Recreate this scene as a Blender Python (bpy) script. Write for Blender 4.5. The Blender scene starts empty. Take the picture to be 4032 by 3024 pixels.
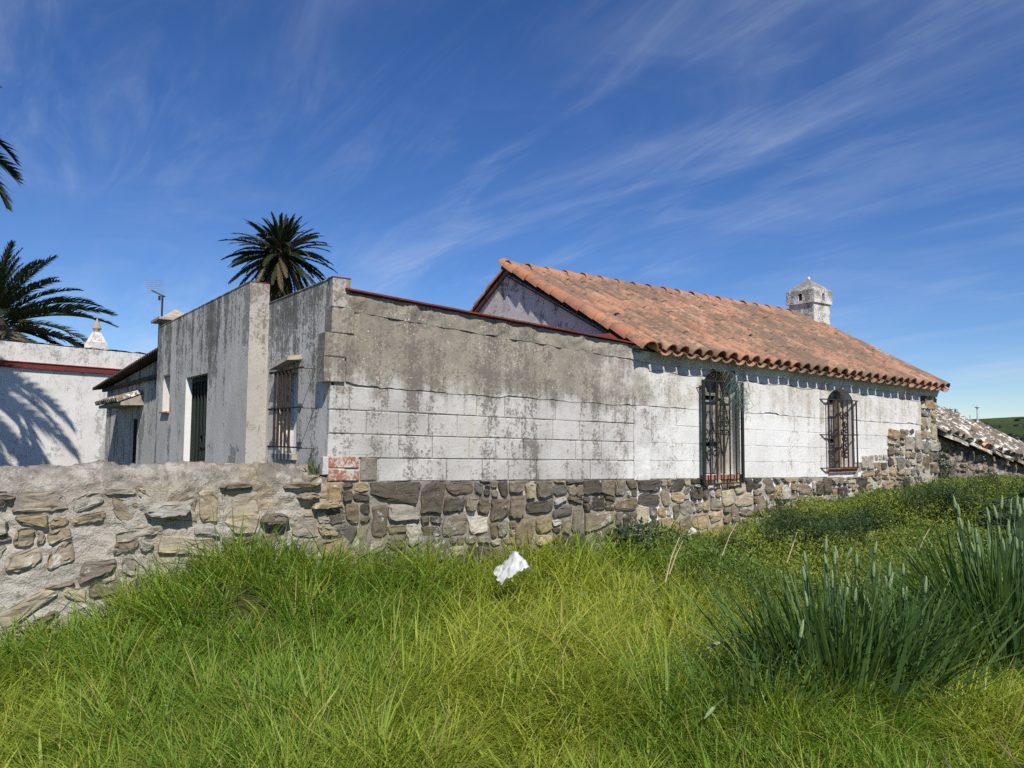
import bpy, math, random
import numpy as np
from mathutils import Vector, Matrix, noise as mnoise
R = math.radians
random.seed(7); rng = np.random.default_rng(7)
scene = bpy.context.scene
col = scene.collection

# ------------------------------------------------------------------ camera
cam = bpy.data.cameras.new('camera'); cam.sensor_width = 36.0; cam.lens = 27.03
cam.clip_start = 0.05; cam.clip_end = 5000
cam_o = bpy.data.objects.new('camera', cam); col.objects.link(cam_o)
cam_o.matrix_world = Matrix.Translation((0, 0, 1.6)) @ Matrix.Rotation(R(90 + 3.9), 4, 'X') @ Matrix.Rotation(R(0.4), 4, 'Z')
scene.camera = cam_o

# ------------------------------------------------------------------ sky
SUN = Vector((0.837, -2.853, 3.0)).normalized()          # direction towards the sun
w = bpy.data.worlds.new('World'); scene.world = w; w.use_nodes = True
nt = w.node_tree; nt.nodes.clear()
def wn(t, **k):
    n = nt.nodes.new(t)
    for a, b in k.items(): setattr(n, a, b)
    return n
sky = wn('ShaderNodeTexSky', sky_type='NISHITA', sun_disc=False)
sky.sun_elevation = math.asin(SUN.z); sky.sun_rotation = math.atan2(SUN.x, SUN.y)
sky.altitude = 900; sky.air_density = 1.0; sky.dust_density = 0.0; sky.ozone_density = 6.0
tc = wn('ShaderNodeTexCoord'); sep = wn('ShaderNodeSeparateXYZ'); nt.links.new(tc.outputs['Generated'], sep.inputs[0])
def wm(op, a, b=None, clamp=False):
    n = wn('ShaderNodeMath', operation=op, use_clamp=clamp)
    for i, x in enumerate((a, b)):
        if x is None: continue
        if isinstance(x, (int, float)): n.inputs[i].default_value = x
        else: nt.links.new(x, n.inputs[i])
    return n.outputs[0]
zz = wm('ADD', wm('MAXIMUM', sep.outputs['Z'], 0.0), 0.12)
px = wm('DIVIDE', sep.outputs['X'], zz); py = wm('DIVIDE', sep.outputs['Y'], zz)
cmb = wn('ShaderNodeCombineXYZ'); nt.links.new(px, cmb.inputs[0]); nt.links.new(py, cmb.inputs[1])
def wnoise(rot, sc, scale, detail, rough, dist):
    m0 = wn('ShaderNodeMapping'); m0.inputs['Rotation'].default_value = (0, 0, R(rot)); nt.links.new(cmb.outputs[0], m0.inputs[0])
    m = wn('ShaderNodeMapping'); m.inputs['Scale'].default_value = sc; nt.links.new(m0.outputs[0], m.inputs[0])
    n = wn('ShaderNodeTexNoise'); n.inputs['Scale'].default_value = scale; n.inputs['Detail'].default_value = detail
    n.inputs['Roughness'].default_value = rough; n.inputs['Distortion'].default_value = dist
    nt.links.new(m.outputs[0], n.inputs['Vector']); return n.outputs['Fac']
def wramp(f, a, b):
    n = wn('ShaderNodeMapRange', interpolation_type='SMOOTHSTEP'); n.inputs['From Min'].default_value = a; n.inputs['From Max'].default_value = b
    nt.links.new(f, n.inputs['Value']); return n.outputs['Result']
CL_ROT = -134
c1 = wramp(wnoise(CL_ROT, (0.62, 1.45, 1), 1.0, 8, 0.60, 0.9), 0.40, 0.80)
c2 = wramp(wnoise(CL_ROT + 9, (0.6, 2.6, 1), 1.9, 9, 0.64, 1.0), 0.44, 0.86)
c3 = wramp(wnoise(10, (1, 1.3, 1), 0.55, 3, 0.5, 0.3), 0.32, 0.62)
cl = wm('MULTIPLY', wm('ADD', wm('MULTIPLY', c1, 0.62), wm('MULTIPLY', c2, 0.5)), wm('ADD', wm('MULTIPLY', c3, 0.9), 0.12))
cl = wm('MULTIPLY', cl, 0.45, True)
hs = wn('ShaderNodeHueSaturation'); hs.inputs['Saturation'].default_value = 1.17; hs.inputs['Hue'].default_value = 0.511; hs.inputs['Value'].default_value = 1.0
nt.links.new(sky.outputs[0], hs.inputs['Color'])
mx = wn('ShaderNodeMix', data_type='RGBA'); nt.links.new(cl, mx.inputs[0]); nt.links.new(hs.outputs[0], mx.inputs[6]); mx.inputs[7].default_value = (6.2, 6.9, 8.2, 1)
bg = wn('ShaderNodeBackground'); bg.inputs['Strength'].default_value = 0.10
nt.links.new(mx.outputs[2], bg.inputs['Color'])
nt.links.new(bg.outputs[0], wn('ShaderNodeOutputWorld').inputs[0])

# ------------------------------------------------------------------ sun
sl = bpy.data.lights.new('sun', 'SUN'); sl.energy = 4.6; sl.angle = R(0.5); sl.color = (1.0, 0.95, 0.87)
so = bpy.data.objects.new('sun', sl); col.objects.link(so); so.rotation_euler = SUN.to_track_quat('Z', 'Y').to_euler()
scene.view_settings.view_transform = 'Standard'; scene.view_settings.look = 'None'
scene.view_settings.exposure = 0.15; scene.view_settings.gamma = 1.0
scene.cycles.max_bounces = 6; scene.cycles.transparent_max_bounces = 4; scene.cycles.diffuse_bounces = 3
scene.cycles.use_denoising = False
try: scene.cycles.denoiser = 'OPENIMAGEDENOISE'
except Exception: pass

# ------------------------------------------------------------------ helpers: objects
AZ = R(36.0); ORG = Vector((-1.53, 6.5, 0))
UX = Vector((math.cos(AZ), math.sin(AZ), 0)); VX = Vector((-math.sin(AZ), math.cos(AZ), 0))
def W(U, V, z): return ORG + UX * U + VX * V + Vector((0, 0, z))
BASE = {}
def tag(o, label=None, cat=None, group=None, kind=None):
    if label: o['label'] = label
    if cat: o['category'] = cat
    if group: o['group'] = group
    if kind: o['kind'] = kind
    return o
def empty(name, loc, rz=0.0, base=(0, 0, 0), parent=None):
    o = bpy.data.objects.new(name, None); col.objects.link(o); o.location = loc; o.rotation_euler = (0, 0, rz)
    o.empty_display_size = 0.2; BASE[o.name] = Vector(base)
    if parent: o.parent = parent
    return o
def uv_thing(name, base, label, cat, group=None):
    """an Empty at (U,V,z) whose axes are the house axes; its meshes are written in U,V,z"""
    return tag(empty(name, W(*base), AZ, base), label, cat, group)
def base_of(o):
    while o is not None:
        if o.name in BASE: return BASE[o.name]
        o = o.parent
    return Vector((0, 0, 0))
def mesh_obj(name, me, mat=None, parent=None):
    o = bpy.data.objects.new(name, me); col.objects.link(o)
    if mat is not None and not me.materials: me.materials.append(mat)
    if parent is not None: o.parent = parent
    return o
class MB:
    def __init__(s): s.v = []; s.f = []
    def add(s, vs, fs):
        k = len(s.v); s.v += [tuple(p) for p in vs]; s.f += [tuple(i + k for i in f) for f in fs]; return s
    def box(s, lo, hi):
        (a, b, c), (d, e, f) = lo, hi
        return s.add([(a, b, c), (d, b, c), (d, e, c), (a, e, c), (a, b, f), (d, b, f), (d, e, f), (a, e, f)],
                     [(0, 3, 2, 1), (4, 5, 6, 7), (0, 1, 5, 4), (1, 2, 6, 5), (2, 3, 7, 6), (3, 0, 4, 7)])
    def bar(s, p, q, r=0.01, n=6): return s.tube([p, q], r, n)
    def tube(s, path, r, n=6, taper=None):
        P = [Vector(p) for p in path]; k = len(s.v); m = len(P); up = Vector((0.13, 0.21, 0.97))
        for i, p in enumerate(P):
            t = (P[min(i + 1, m - 1)] - P[max(i - 1, 0)])
            t = t.normalized() if t.length > 1e-9 else Vector((0, 0, 1))
            a = t.cross(up if abs(t.dot(up)) < 0.95 else Vector((1, 0.1, 0))).normalized(); b = t.cross(a)
            rr = r * (taper(i / (m - 1)) if taper else 1.0)
            for j in range(n):
                an = 2 * math.pi * j / n; s.v.append(tuple(p + (a * math.cos(an) + b * math.sin(an)) * rr))
        for i in range(m - 1):
            for j in range(n):
                s.f.append((k + i * n + j, k + (i + 1) * n + j, k + (i + 1) * n + (j + 1) % n, k + i * n + (j + 1) % n))
        s.f.append(tuple(k + j for j in range(n))); s.f.append(tuple(k + (m - 1) * n + j for j in reversed(range(n))))
        return s
    def lathe(s, prof, c=(0, 0, 0), n=16):
        k = len(s.v)
        for r, z in prof:
            for j in range(n):
                a = 2 * math.pi * j / n; s.v.append((c[0] + r * math.cos(a), c[1] + r * math.sin(a), c[2] + z))
        for i in range(len(prof) - 1):
            for j in range(n): s.f.append((k + i * n + j, k + i * n + (j + 1) % n, k + (i + 1) * n + (j + 1) % n, k + (i + 1) * n + j))
        s.f.append(tuple(k + j for j in reversed(range(n)))); s.f.append(tuple(k + (len(prof) - 1) * n + j for j in range(n)))
        return s
    def mesh(s, name, b=(0, 0, 0), smooth=False):
        me = bpy.data.meshes.new(name); B = Vector(b)
        me.from_pydata([(x - B[0], y - B[1], z - B[2]) for x, y, z in s.v], [], s.f); me.update()
        if smooth: me.polygons.foreach_set('use_smooth', [True] * len(me.polygons))
        return me
    def build(s, name, mat, parent=None, smooth=False):
        return mesh_obj(name, s.mesh(name, base_of(parent), smooth), mat, parent)
def np_mesh(name, V, F, mat, parent=None, colors=None, smooth=False):
    """V (n,3), F (m,k) all k-gons"""
    me = bpy.data.meshes.new(name); n, m, k = len(V), len(F), F.shape[1]
    me.vertices.add(n); me.vertices.foreach_set('co', V.astype(np.float32).ravel())
    me.loops.add(m * k); me.loops.foreach_set('vertex_index', F.astype(np.int32).ravel())
    me.polygons.add(m); me.polygons.foreach_set('loop_start', np.arange(0, m * k, k, dtype=np.int32))
    if smooth: me.polygons.foreach_set('use_smooth', np.ones(m, dtype=bool))
    if colors is not None:
        at = me.color_attributes.new('Col', 'FLOAT_COLOR', 'POINT')
        c = np.ones((n, 4), np.float32); c[:, :3] = colors; at.data.foreach_set('color', c.ravel())
    me.update(); me.validate()
    return mesh_obj(name, me, mat, parent)
def fbm(x, y, z=0.0, o=4, s=1.0):
    return mnoise.fractal(Vector((x * s, y * s, z * s)), 1.0, 2.1, o)
def vnoise(x, y, seed=0):
    """vectorised smooth value noise in [0,1]"""
    xi = np.floor(x).astype(np.int64); yi = np.floor(y).astype(np.int64); xf = x - xi; yf = y - yi
    def h(a, b):
        n = (a * 374761393 + b * 668265263 + seed * 974634777) & 0xFFFFFFFF
        n = ((n ^ (n >> 13)) * 1274126177) & 0xFFFFFFFF; return ((n ^ (n >> 16)) & 0xFFFF) / 65535.0
    sx = xf * xf * (3 - 2 * xf); sy = yf * yf * (3 - 2 * yf)
    return (h(xi, yi) * (1 - sx) + h(xi + 1, yi) * sx) * (1 - sy) + (h(xi, yi + 1) * (1 - sx) + h(xi + 1, yi + 1) * sx) * sy

# ------------------------------------------------------------------ helpers: materials
class G:
    def __init__(s, name):
        s.m = bpy.data.materials.new(name); s.m.use_nodes = True; s.t = s.m.node_tree; s.t.nodes.clear()
        s.out = s.t.nodes.new('ShaderNodeOutputMaterial'); s.geo = s.t.nodes.new('ShaderNodeNewGeometry')
        s.pos = s.geo.outputs['Position']
    def n(s, typ, **k):
        x = s.t.nodes.new(typ)
        for a, b in k.items(): setattr(x, a, b)
        return x
    def put(s, sock, x):
        if x is None: return
        if isinstance(x, bpy.types.NodeSocket): s.t.links.new(x, sock)
        elif isinstance(x, (tuple, list)) and len(x) == 3 and sock.type == 'RGBA': sock.default_value = (*x, 1)
        else: sock.default_value = x
    def math(s, op, a, b=None, clamp=False):
        x = s.n('ShaderNodeMath', operation=op, use_clamp=clamp); s.put(x.inputs[0], a); s.put(x.inputs[1], b); return x.outputs[0]
    def mapv(s, scale=(1, 1, 1), loc=(0, 0, 0), vec=None, rot=(0, 0, 0)):
        x = s.n('ShaderNodeMapping'); s.put(x.inputs[0], vec or s.pos); x.inputs['Scale'].default_value = scale; x.inputs['Location'].default_value = loc
        x.inputs['Rotation'].default_value = rot; return x.outputs[0]
    def noise(s, scale, detail=5, rough=0.55, vec=None, dist=0.0, out='Fac'):
        x = s.n('ShaderNodeTexNoise'); s.put(x.inputs['Vector'], vec or s.pos); x.inputs['Scale'].default_value = scale
        x.inputs['Detail'].default_value = detail; x.inputs['Roughness'].default_value = rough; x.inputs['Distortion'].default_value = dist
        return x.outputs[out]
    def voro(s, scale, vec=None, feature='F1', out='Distance', rand=1.0):
        x = s.n('ShaderNodeTexVoronoi', feature=feature); s.put(x.inputs['Vector'], vec or s.pos); x.inputs['Scale'].default_value = scale
        x.inputs['Randomness'].default_value = rand; return x.outputs[out]
    def rng(s, f, a, b, lo=0.0, hi=1.0, smooth=True):
        x = s.n('ShaderNodeMapRange', interpolation_type='SMOOTHSTEP' if smooth else 'LINEAR'); s.put(x.inputs['Value'], f)
        x.inputs['From Min'].default_value = a; x.inputs['From Max'].default_value = b; x.inputs['To Min'].default_value = lo; x.inputs['To Max'].default_value = hi
        return x.outputs[0]
    def mix(s, f, a, b, mode='MIX'):
        x = s.n('ShaderNodeMix', data_type='RGBA', blend_type=mode); s.put(x.inputs[0], f); s.put(x.inputs[6], a); s.put(x.inputs[7], b); return x.outputs[2]
    def ramp(s, f, stops):
        x = s.n('ShaderNodeValToRGB'); s.put(x.inputs[0], f); e = x.color_ramp.elements
        while len(e) < len(stops): e.new(0.5)
        for i, (p, c) in enumerate(stops): e[i].position = p; e[i].color = (*c, 1)
        return x.outputs[0]
    def z(s):
        x = s.n('ShaderNodeSeparateXYZ'); s.put(x.inputs[0], s.pos); return x.outputs['Z']
    def objrand(s): return s.n('ShaderNodeObjectInfo').outputs['Random']
    def objcol(s): return s.n('ShaderNodeObjectInfo').outputs['Color']
    def attr(s, name='Col'): return s.n('ShaderNodeAttribute', attribute_name=name).outputs['Color']
    def bump(s, h, strength=0.5, dist=0.01, normal=None):
        x = s.n('ShaderNodeBump'); x.inputs['Strength'].default_value = strength; x.inputs['Distance'].default_value = dist
        s.put(x.inputs['Height'], h); s.put(x.inputs['Normal'], normal); return x.outputs[0]
    def done(s, color, rough=0.9, normal=None, spec=0.25, metal=0.0, trans=None, transw=0.3):
        p = s.n('ShaderNodeBsdfPrincipled'); s.put(p.inputs['Base Color'], color); s.put(p.inputs['Roughness'], rough)
        s.put(p.inputs['Specular IOR Level'], spec); s.put(p.inputs['Metallic'], metal); s.put(p.inputs['Normal'], normal)
        o = p.outputs[0]
        if trans is not None:
            t = s.n('ShaderNodeBsdfTranslucent'); s.put(t.inputs[0], trans); m = s.n('ShaderNodeMixShader'); m.inputs[0].default_value = transw
            s.t.links.new(o, m.inputs[1]); s.t.links.new(t.outputs[0], m.inputs[2]); o = m.outputs[0]
        s.t.links.new(o, s.out.inputs[0]); return s.m
M = {}
def plaster(name, base, base2, dirt, dirt_amt=0.5, streak=0.5, top=None, peel=None, peel_amt=0.0, fleck=None, seed=0.0, bump=0.35, ochre=0.12, speck=0.0, zone=None):
    """old limewash: two-tone ground, mould patches, rain streaks from the wall top, flaked areas"""
    g = G(name); L = (seed * 7.3, seed * 3.1, seed * 1.7)
    v = g.mapv((1, 1, 1), L)
    c = g.mix(g.rng(g.noise(1.6, 6, 0.6, v), 0.35, 0.7), base, base2)
    c = g.mix(g.rng(g.noise(14, 4, 0.6, v), 0.35, 0.75, 0, 0.35), c, base2)
    st = g.noise(1.0, 6, 0.62, g.mapv((7.5, 7.5, 0.35), (L[0], L[1] + 2, L[2])), 0.25)
    if zone:
        dp = g.n('ShaderNodeVectorMath', operation='DOT_PRODUCT'); g.put(dp.inputs[0], g.pos); dp.inputs[1].default_value = UX
        hr = g.math('ADD', g.z(), g.math('MULTIPLY', g.math('SUBTRACT', dp.outputs['Value'], ORG.dot(UX)), 0.0195))
        hr = g.math('ADD', hr, g.math('MULTIPLY', g.math('SUBTRACT', g.noise(7, 6, 0.7, v), 0.5), zone[2])); hr = g.math('ADD', hr, g.math('MULTIPLY', g.math('SUBTRACT', st, 0.5), zone[3]))
        zk = g.rng(hr, 2.025 - zone[4], 2.025 + zone[4])
        c = g.mix(zk, c, g.mix(g.rng(g.noise(2.2, 6, 0.65, v), 0.35, 0.68), zone[0], zone[1]))
        uf = g.rng(g.math('ADD', g.math('SUBTRACT', dp.outputs['Value'], ORG.dot(UX)), g.math('ADD', g.math('MULTIPLY', g.math('SUBTRACT', g.noise(1.4, 5, 0.65, v), 0.5), 4.5), g.math('MULTIPLY', g.math('SUBTRACT', g.noise(12, 4, 0.7, v), 0.5), 1.6))), 2.7, 4.6)
        hwc = g.mix(g.rng(g.noise(1.6, 6, 0.6, v), 0.35, 0.7), (0.76, 0.745, 0.715), (0.66, 0.64, 0.60))
        hwc = g.mix(zk, hwc, g.mix(g.rng(g.noise(2.6, 6, 0.7, v), 0.36, 0.66), (0.71, 0.69, 0.65), (0.56, 0.52, 0.45)))
        c = g.mix(uf, c, hwc)
    if ochre: c = g.mix(g.rng(g.noise(1.3, 4, 0.6, g.mapv((1.4, 1.4, 0.5), (L[0] + 4, L[1], L[2]))), 0.60, 0.78, 0, ochre * 4), c, (0.42, 0.33, 0.13))
    if peel is not None:
        pv = g.mapv((1.2, 1.2, 0.55), (L[0] + 9, L[1], L[2]))
        pk = g.rng(g.math('ADD', g.noise(1.1, 3, 0.5, pv), g.math('MULTIPLY', g.math('SUBTRACT', g.noise(9, 6, 0.7, v), 0.5), 0.55)), 0.66 - peel_amt * 0.3, 0.685 - peel_amt * 0.3)
        c = g.mix(pk, c, peel)
    st2 = g.noise(1.0, 4, 0.6, g.mapv((2.2, 2.2, 0.22), (L[0] + 5, L[1] + 2, L[2])), 0.2)
    fine = g.noise(38, 5, 0.7, v); med = g.noise(5.5, 6, 0.65, v)
    d = g.math('ADD', g.math('MULTIPLY', g.math('SUBTRACT', st, 0.5), 2.2 * streak), g.math('MULTIPLY', g.math('SUBTRACT', st2, 0.5), 1.6 * streak))
    d = g.math('ADD', d, g.math('MULTIPLY', g.math('SUBTRACT', med, 0.5), 1.5))
    d = g.math('ADD', d, g.math('MULTIPLY', g.math('SUBTRACT', fine, 0.5), 1.9))
    if zone:
        d = g.math('ADD', d, g.math('MULTIPLY', zk, zone[5])); d = g.math('SUBTRACT', d, g.math('MULTIPLY', uf, 0.07)); dirt_c = g.mix(uf, dirt, (0.42, 0.37, 0.30))
    else: dirt_c = dirt
    if top:
        d = g.math('ADD', d, g.rng(g.z(), top[0], top[1], 0, top[2]))
    dm = g.rng(d, 0.36 - dirt_amt, 0.74 - dirt_amt)
    c = g.mix(g.math('MULTIPLY', dm, 0.86), c, dirt_c)
    if speck:
        sp = g.rng(g.math('ADD', g.voro(26, v), g.math('MULTIPLY', g.math('SUBTRACT', g.noise(3.3, 4, 0.6, v), 0.5), 0.55)), 0.10, 0.17, 1, 0)
        c = g.mix(g.math('MULTIPLY', g.math('MULTIPLY', sp, zk) if zone else sp, speck), c, (0.66, 0.64, 0.58))
    dk = g.rng(g.math('ADD', g.noise(24, 3, 0.6, g.mapv((1, 1, 1), (3, L[1], 8))), g.math('MULTIPLY', g.math('SUBTRACT', med, 0.5), 0.5)), 0.72, 0.80, 0, 0.6)
    c = g.mix(dk, c, tuple(x * 0.35 for x in dirt))
    h = g.math('ADD', g.math('MULTIPLY', med, 0.6), g.math('MULTIPLY', fine, 0.35))
    if peel is not None: h = g.math('ADD', h, g.math('MULTIPLY', pk, -0.35))
    M[name] = g.done(c, 0.93, g.bump(h, bump, 0.02), 0.15)
    return M[name]
plaster('annexe_block', (0.56, 0.535, 0.505), (0.40, 0.38, 0.35), (0.165, 0.142, 0.125), 0.34, 0.62, None, None, 0, seed=1, bump=0.7, ochre=0.10, speck=0.6, zone=((0.33, 0.295, 0.24), (0.23, 0.205, 0.165), 0.7, 0.55, 0.13, 0.15))
M['annexe_render'] = M['annexe_block']
plaster('annexe_cap', (0.46, 0.435, 0.40), (0.40, 0.38, 0.34), (0.15, 0.14, 0.12), 0.34, 0.3, None, None, 0, seed=3, bump=0.9, ochre=0.05, speck=0.3)
M['house_block'] = M['annexe_block']
M['house_render'] = M['house_block']
plaster('grey_wall', (0.64, 0.61, 0.56), (0.51, 0.485, 0.44), (0.14, 0.128, 0.108), 0.18, 0.95, (1.7, 3.2, 0.42), (0.31, 0.30, 0.275), 0.34, seed=6, bump=0.4, ochre=0.09)
plaster('pier_face', (0.48, 0.45, 0.41), (0.38, 0.355, 0.315), (0.20, 0.165, 0.13), 0.34, 0.5, (2.2, 3.2, 0.25), None, 0, seed=7, bump=0.5, ochre=0.05, speck=0.2)
plaster('gable_plaster', (0.68, 0.62, 0.585), (0.57, 0.515, 0.48), (0.12, 0.095, 0.10), 0.24, 0.5, (3.0, 4.1, 0.22), (0.30, 0.28, 0.26), 0.02, seed=8, bump=0.6, ochre=0.0)
plaster('chimney_plaster', (0.74, 0.72, 0.68), (0.62, 0.60, 0.55), (0.17, 0.155, 0.13), 0.50, 0.25, (4.15, 4.6, 0.35), None, 0, seed=9, bump=0.7, ochre=0.25)
plaster('white_building', (0.78, 0.75, 0.71), (0.68, 0.65, 0.60), (0.30, 0.28, 0.25), 0.26, 0.25, (3.0, 3.9, 0.2), (0.46, 0.45, 0.42), 0.05, seed=10, bump=0.4, ochre=0.0)
plaster('white_reveal', (0.80, 0.79, 0.77), (0.74, 0.72, 0.69), (0.45, 0.42, 0.37), 0.0, 0.2, None, None, 0, seed=11, bump=0.3, ochre=0.0)
plaster('red_brick', (0.34, 0.14, 0.085), (0.27, 0.115, 0.075), (0.56, 0.54, 0.50), 0.46, 0.1, None, None, 0, seed=12, bump=0.5, ochre=0.0)
plaster('sill_brick', (0.46, 0.20, 0.12), (0.38, 0.17, 0.10), (0.55, 0.48, 0.40), 0.15, 0.1, None, None, 0, seed=13, bump=0.5, ochre=0.0)

def stone_mat(name, flat=1.0):
    g = G(name); oc = g.objcol(); r = g.objrand()
    v = g.n('ShaderNodeVectorMath', operation='ADD'); g.put(v.inputs[0], g.pos)
    cx = g.n('ShaderNodeCombineXYZ'); g.put(cx.inputs[0], g.math('MULTIPLY', r, 37.0)); g.put(cx.inputs[2], g.math('MULTIPLY', r, 11.0)); g.put(v.inputs[1], cx.outputs[0]); vv = v.outputs[0]
    lay = g.noise(4.0, 5, 0.6, g.mapv((1.2, 1.2, 5.0), (0, 0, 0), vv), 0.6)
    n2 = g.noise(7, 6, 0.65, vv); n3 = g.noise(40, 4, 0.7, vv)
    c = g.mix(g.rng(n2, 0.3, 0.7, 0, 0.55), oc, g.mix(1.0, oc, (0.55, 0.50, 0.44), 'MULTIPLY'))
    c = g.mix(g.rng(lay, 0.45, 0.7, 0, 0.5), c, g.mix(1.0, c, (1.45, 1.30, 1.05), 'MULTIPLY'))
    c = g.mix(g.rng(n3, 0.35, 0.75, 0, 0.4), c, g.mix(1.0, c, (0.5, 0.48, 0.46), 'MULTIPLY'))
    li = g.rng(g.math('ADD', g.noise(11, 5, 0.7, g.pos), g.math('MULTIPLY', g.noise(2.2, 2, 0.5, g.pos), 0.5)), 0.86, 0.96, 0, 0.8)
    c = g.mix(li, c, (0.50, 0.48, 0.43))
    h = g.math('ADD', g.math('MULTIPLY', lay, 0.8), g.math('ADD', g.math('MULTIPLY', n2, 0.6), g.math('MULTIPLY', n3, 0.22)))
    M[name] = g.done(c, 0.9, g.bump(h, 0.85 * flat, 0.02), 0.2)
stone_mat('stone')
def mortar_mat(name, a, b, dark, yel=0.0):
    g = G(name)
    n1 = g.noise(3, 6, 0.6); n2 = g.noise(17, 6, 0.68); n3 = g.noise(70, 3, 0.7)
    c = g.mix(g.rng(n1, 0.35, 0.68), a, b); c = g.mix(g.rng(n2, 0.52, 0.74, 0, 0.8), c, dark)
    if yel: c = g.mix(g.rng(g.noise(1.9, 5, 0.65, g.mapv((1, 1, 1), (5, 5, 5))), 0.52, 0.70, 0, yel), c, (0.42, 0.30, 0.11))
    sp = g.rng(g.voro(40), 0.12, 0.2, 1, 0); c = g.mix(g.math('MULTIPLY', sp, 0.45), c, (0.62, 0.60, 0.54))
    h = g.math('ADD', n2, g.math('MULTIPLY', n3, 0.4))
    M[name] = g.done(c, 0.95, g.bump(h, 0.8, 0.025), 0.12)
mortar_mat('mortar_light', (0.46, 0.42, 0.36), (0.34, 0.305, 0.255), (0.13, 0.115, 0.09))
mortar_mat('mortar_grey', (0.33, 0.295, 0.245), (0.21, 0.185, 0.155), (0.075, 0.066, 0.055), 0.0)
# boundary-wall mortar: pale at one end, ochre and mottled at the other, darker lichen on its back
g = G('wall_mortar')
sx = g.n('ShaderNodeSeparateXYZ'); g.put(sx.inputs[0], g.pos)
n1 = g.noise(2.6, 6, 0.6); n2 = g.noise(15, 6, 0.68); n3 = g.noise(60, 3, 0.7)
c = g.mix(g.rng(n1, 0.35, 0.68), (0.50, 0.46, 0.40), (0.38, 0.345, 0.295))
oc = g.math('MULTIPLY', g.rng(g.math('ADD', sx.outputs[0], g.math('MULTIPLY', n1, 1.4)), -2.5, -1.5), g.rng(g.noise(2.3, 5, 0.65, g.mapv((1, 1, 1), (5, 5, 5))), 0.42, 0.62))
c = g.mix(g.math('MULTIPLY', oc, 0.65), c, (0.36, 0.27, 0.12))
c = g.mix(g.rng(n2, 0.52, 0.72, 0, 0.75), c, (0.20, 0.175, 0.14))
lt = g.math('MULTIPLY', g.rng(sx.outputs[2], 0.95, 1.32, 0, 0.85), g.rng(g.noise(5, 7, 0.75, g.mapv((1, 1, 1), (1, 2, 3))), 0.38, 0.58))
c = g.mix(lt, c, (0.19, 0.17, 0.14))
sp = g.rng(g.voro(34), 0.12, 0.2, 1, 0); c = g.mix(g.math('MULTIPLY', sp, 0.45), c, (0.62, 0.60, 0.52))
M['wall_mortar'] = g.done(c, 0.95, g.bump(g.math('ADD', n2, g.math('MULTIPLY', n3, 0.45)), 0.9, 0.028), 0.12)
# terracotta
def tile_mat(name, ramp, lich, lich_amt, white=0.0, orange=0.0):
    g = G(name); r = g.objrand()
    c = g.ramp(r, ramp)
    n1 = g.noise(5, 5, 0.65); n2 = g.noise(22, 5, 0.7); n3 = g.noise(1.1, 3, 0.5)
    c = g.mix(g.rng(n2, 0.35, 0.7, 0, 0.35), c, g.mix(1.0, c, (1.25, 1.25, 1.2), 'MULTIPLY'))
    d = g.math('ADD', g.math('ADD', g.math('MULTIPLY', n1, 0.6), g.math('MULTIPLY', n2, 0.6)), g.math('MULTIPLY', n3, 0.5))
    c = g.mix(g.rng(d, 0.98 - lich_amt, 1.14 - lich_amt, 0, 0.82), c, lich)
    if white: c = g.mix(g.rng(g.math('ADD', g.noise(7, 5, 0.7, g.mapv((1, 1, 1), (9, 1, 4))), g.math('MULTIPLY', n2, 0.3)), 0.70 - white * 0.2, 0.76 - white * 0.2), c, (0.66, 0.62, 0.55))
    if orange: c = g.mix(g.rng(g.noise(2.4, 4, 0.6, g.mapv((1, 1, 1), (2, 8, 1))), 0.62, 0.70, 0, orange), c, (0.55, 0.25, 0.03))
    M[name] = g.done(c, 0.88, g.bump(g.math('ADD', n2, g.noise(60, 3, 0.6)), 0.45, 0.008), 0.2)
tile_mat('terracotta', [(0.0, (0.36, 0.175, 0.105)), (0.35, (0.45, 0.238, 0.148)), (0.7, (0.31, 0.175, 0.122)), (1.0, (0.50, 0.30, 0.19))], (0.155, 0.120, 0.088), 0.22)
tile_mat('ridge_terracotta', [(0.0, (0.38, 0.16, 0.085)), (0.5, (0.47, 0.22, 0.125)), (1.0, (0.34, 0.15, 0.09))], (0.17, 0.13, 0.10), 0.14)
tile_mat('channel_terracotta', [(0.0, (0.24, 0.11, 0.07)), (1.0, (0.33, 0.15, 0.09))], (0.09, 0.07, 0.055), 0.30)  # dirt, plus the shade between the cover tiles put into the colour
tile_mat('old_tile', [(0.0, (0.20, 0.155, 0.12)), (0.5, (0.27, 0.20, 0.15)), (1.0, (0.17, 0.14, 0.115))], (0.14, 0.120, 0.095), 0.30, 0.16, 0.6)
tile_mat('lichen_slab', [(0.0, (0.24, 0.21, 0.17)), (1.0, (0.34, 0.31, 0.26))], (0.18, 0.16, 0.13), 0.1, 0.2, 0.9)
def simple(name, c, rough=0.7, var=0.3, scale=9, spec=0.3, metal=0.0, bump=0.2, c2=None):
    g = G(name); n = g.noise(scale, 5, 0.65)
    k = g.mix(g.rng(n, 0.35, 0.68), c, c2 or tuple(x * (1 - var) for x in c))
    M[name] = g.done(k, rough, g.bump(n, bump, 0.006), spec, metal)
simple('rust_iron', (0.036, 0.026, 0.021), 0.8, scale=30, c2=(0.060, 0.032, 0.020), spec=0.25)
simple('green_iron', (0.014, 0.026, 0.022), 0.7, scale=14, c2=(0.032, 0.026, 0.018), spec=0.25)
simple('door_green', (0.035, 0.075, 0.06), 0.5, scale=6, c2=(0.05, 0.06, 0.05), spec=0.4)
simple('red_paint', (0.21, 0.042, 0.034), 0.8, scale=6, c2=(0.13, 0.038, 0.032), spec=0.2)
simple('old_wood', (0.32, 0.30, 0.285), 0.85, scale=11, c2=(0.18, 0.165, 0.15), bump=0.4)
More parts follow.
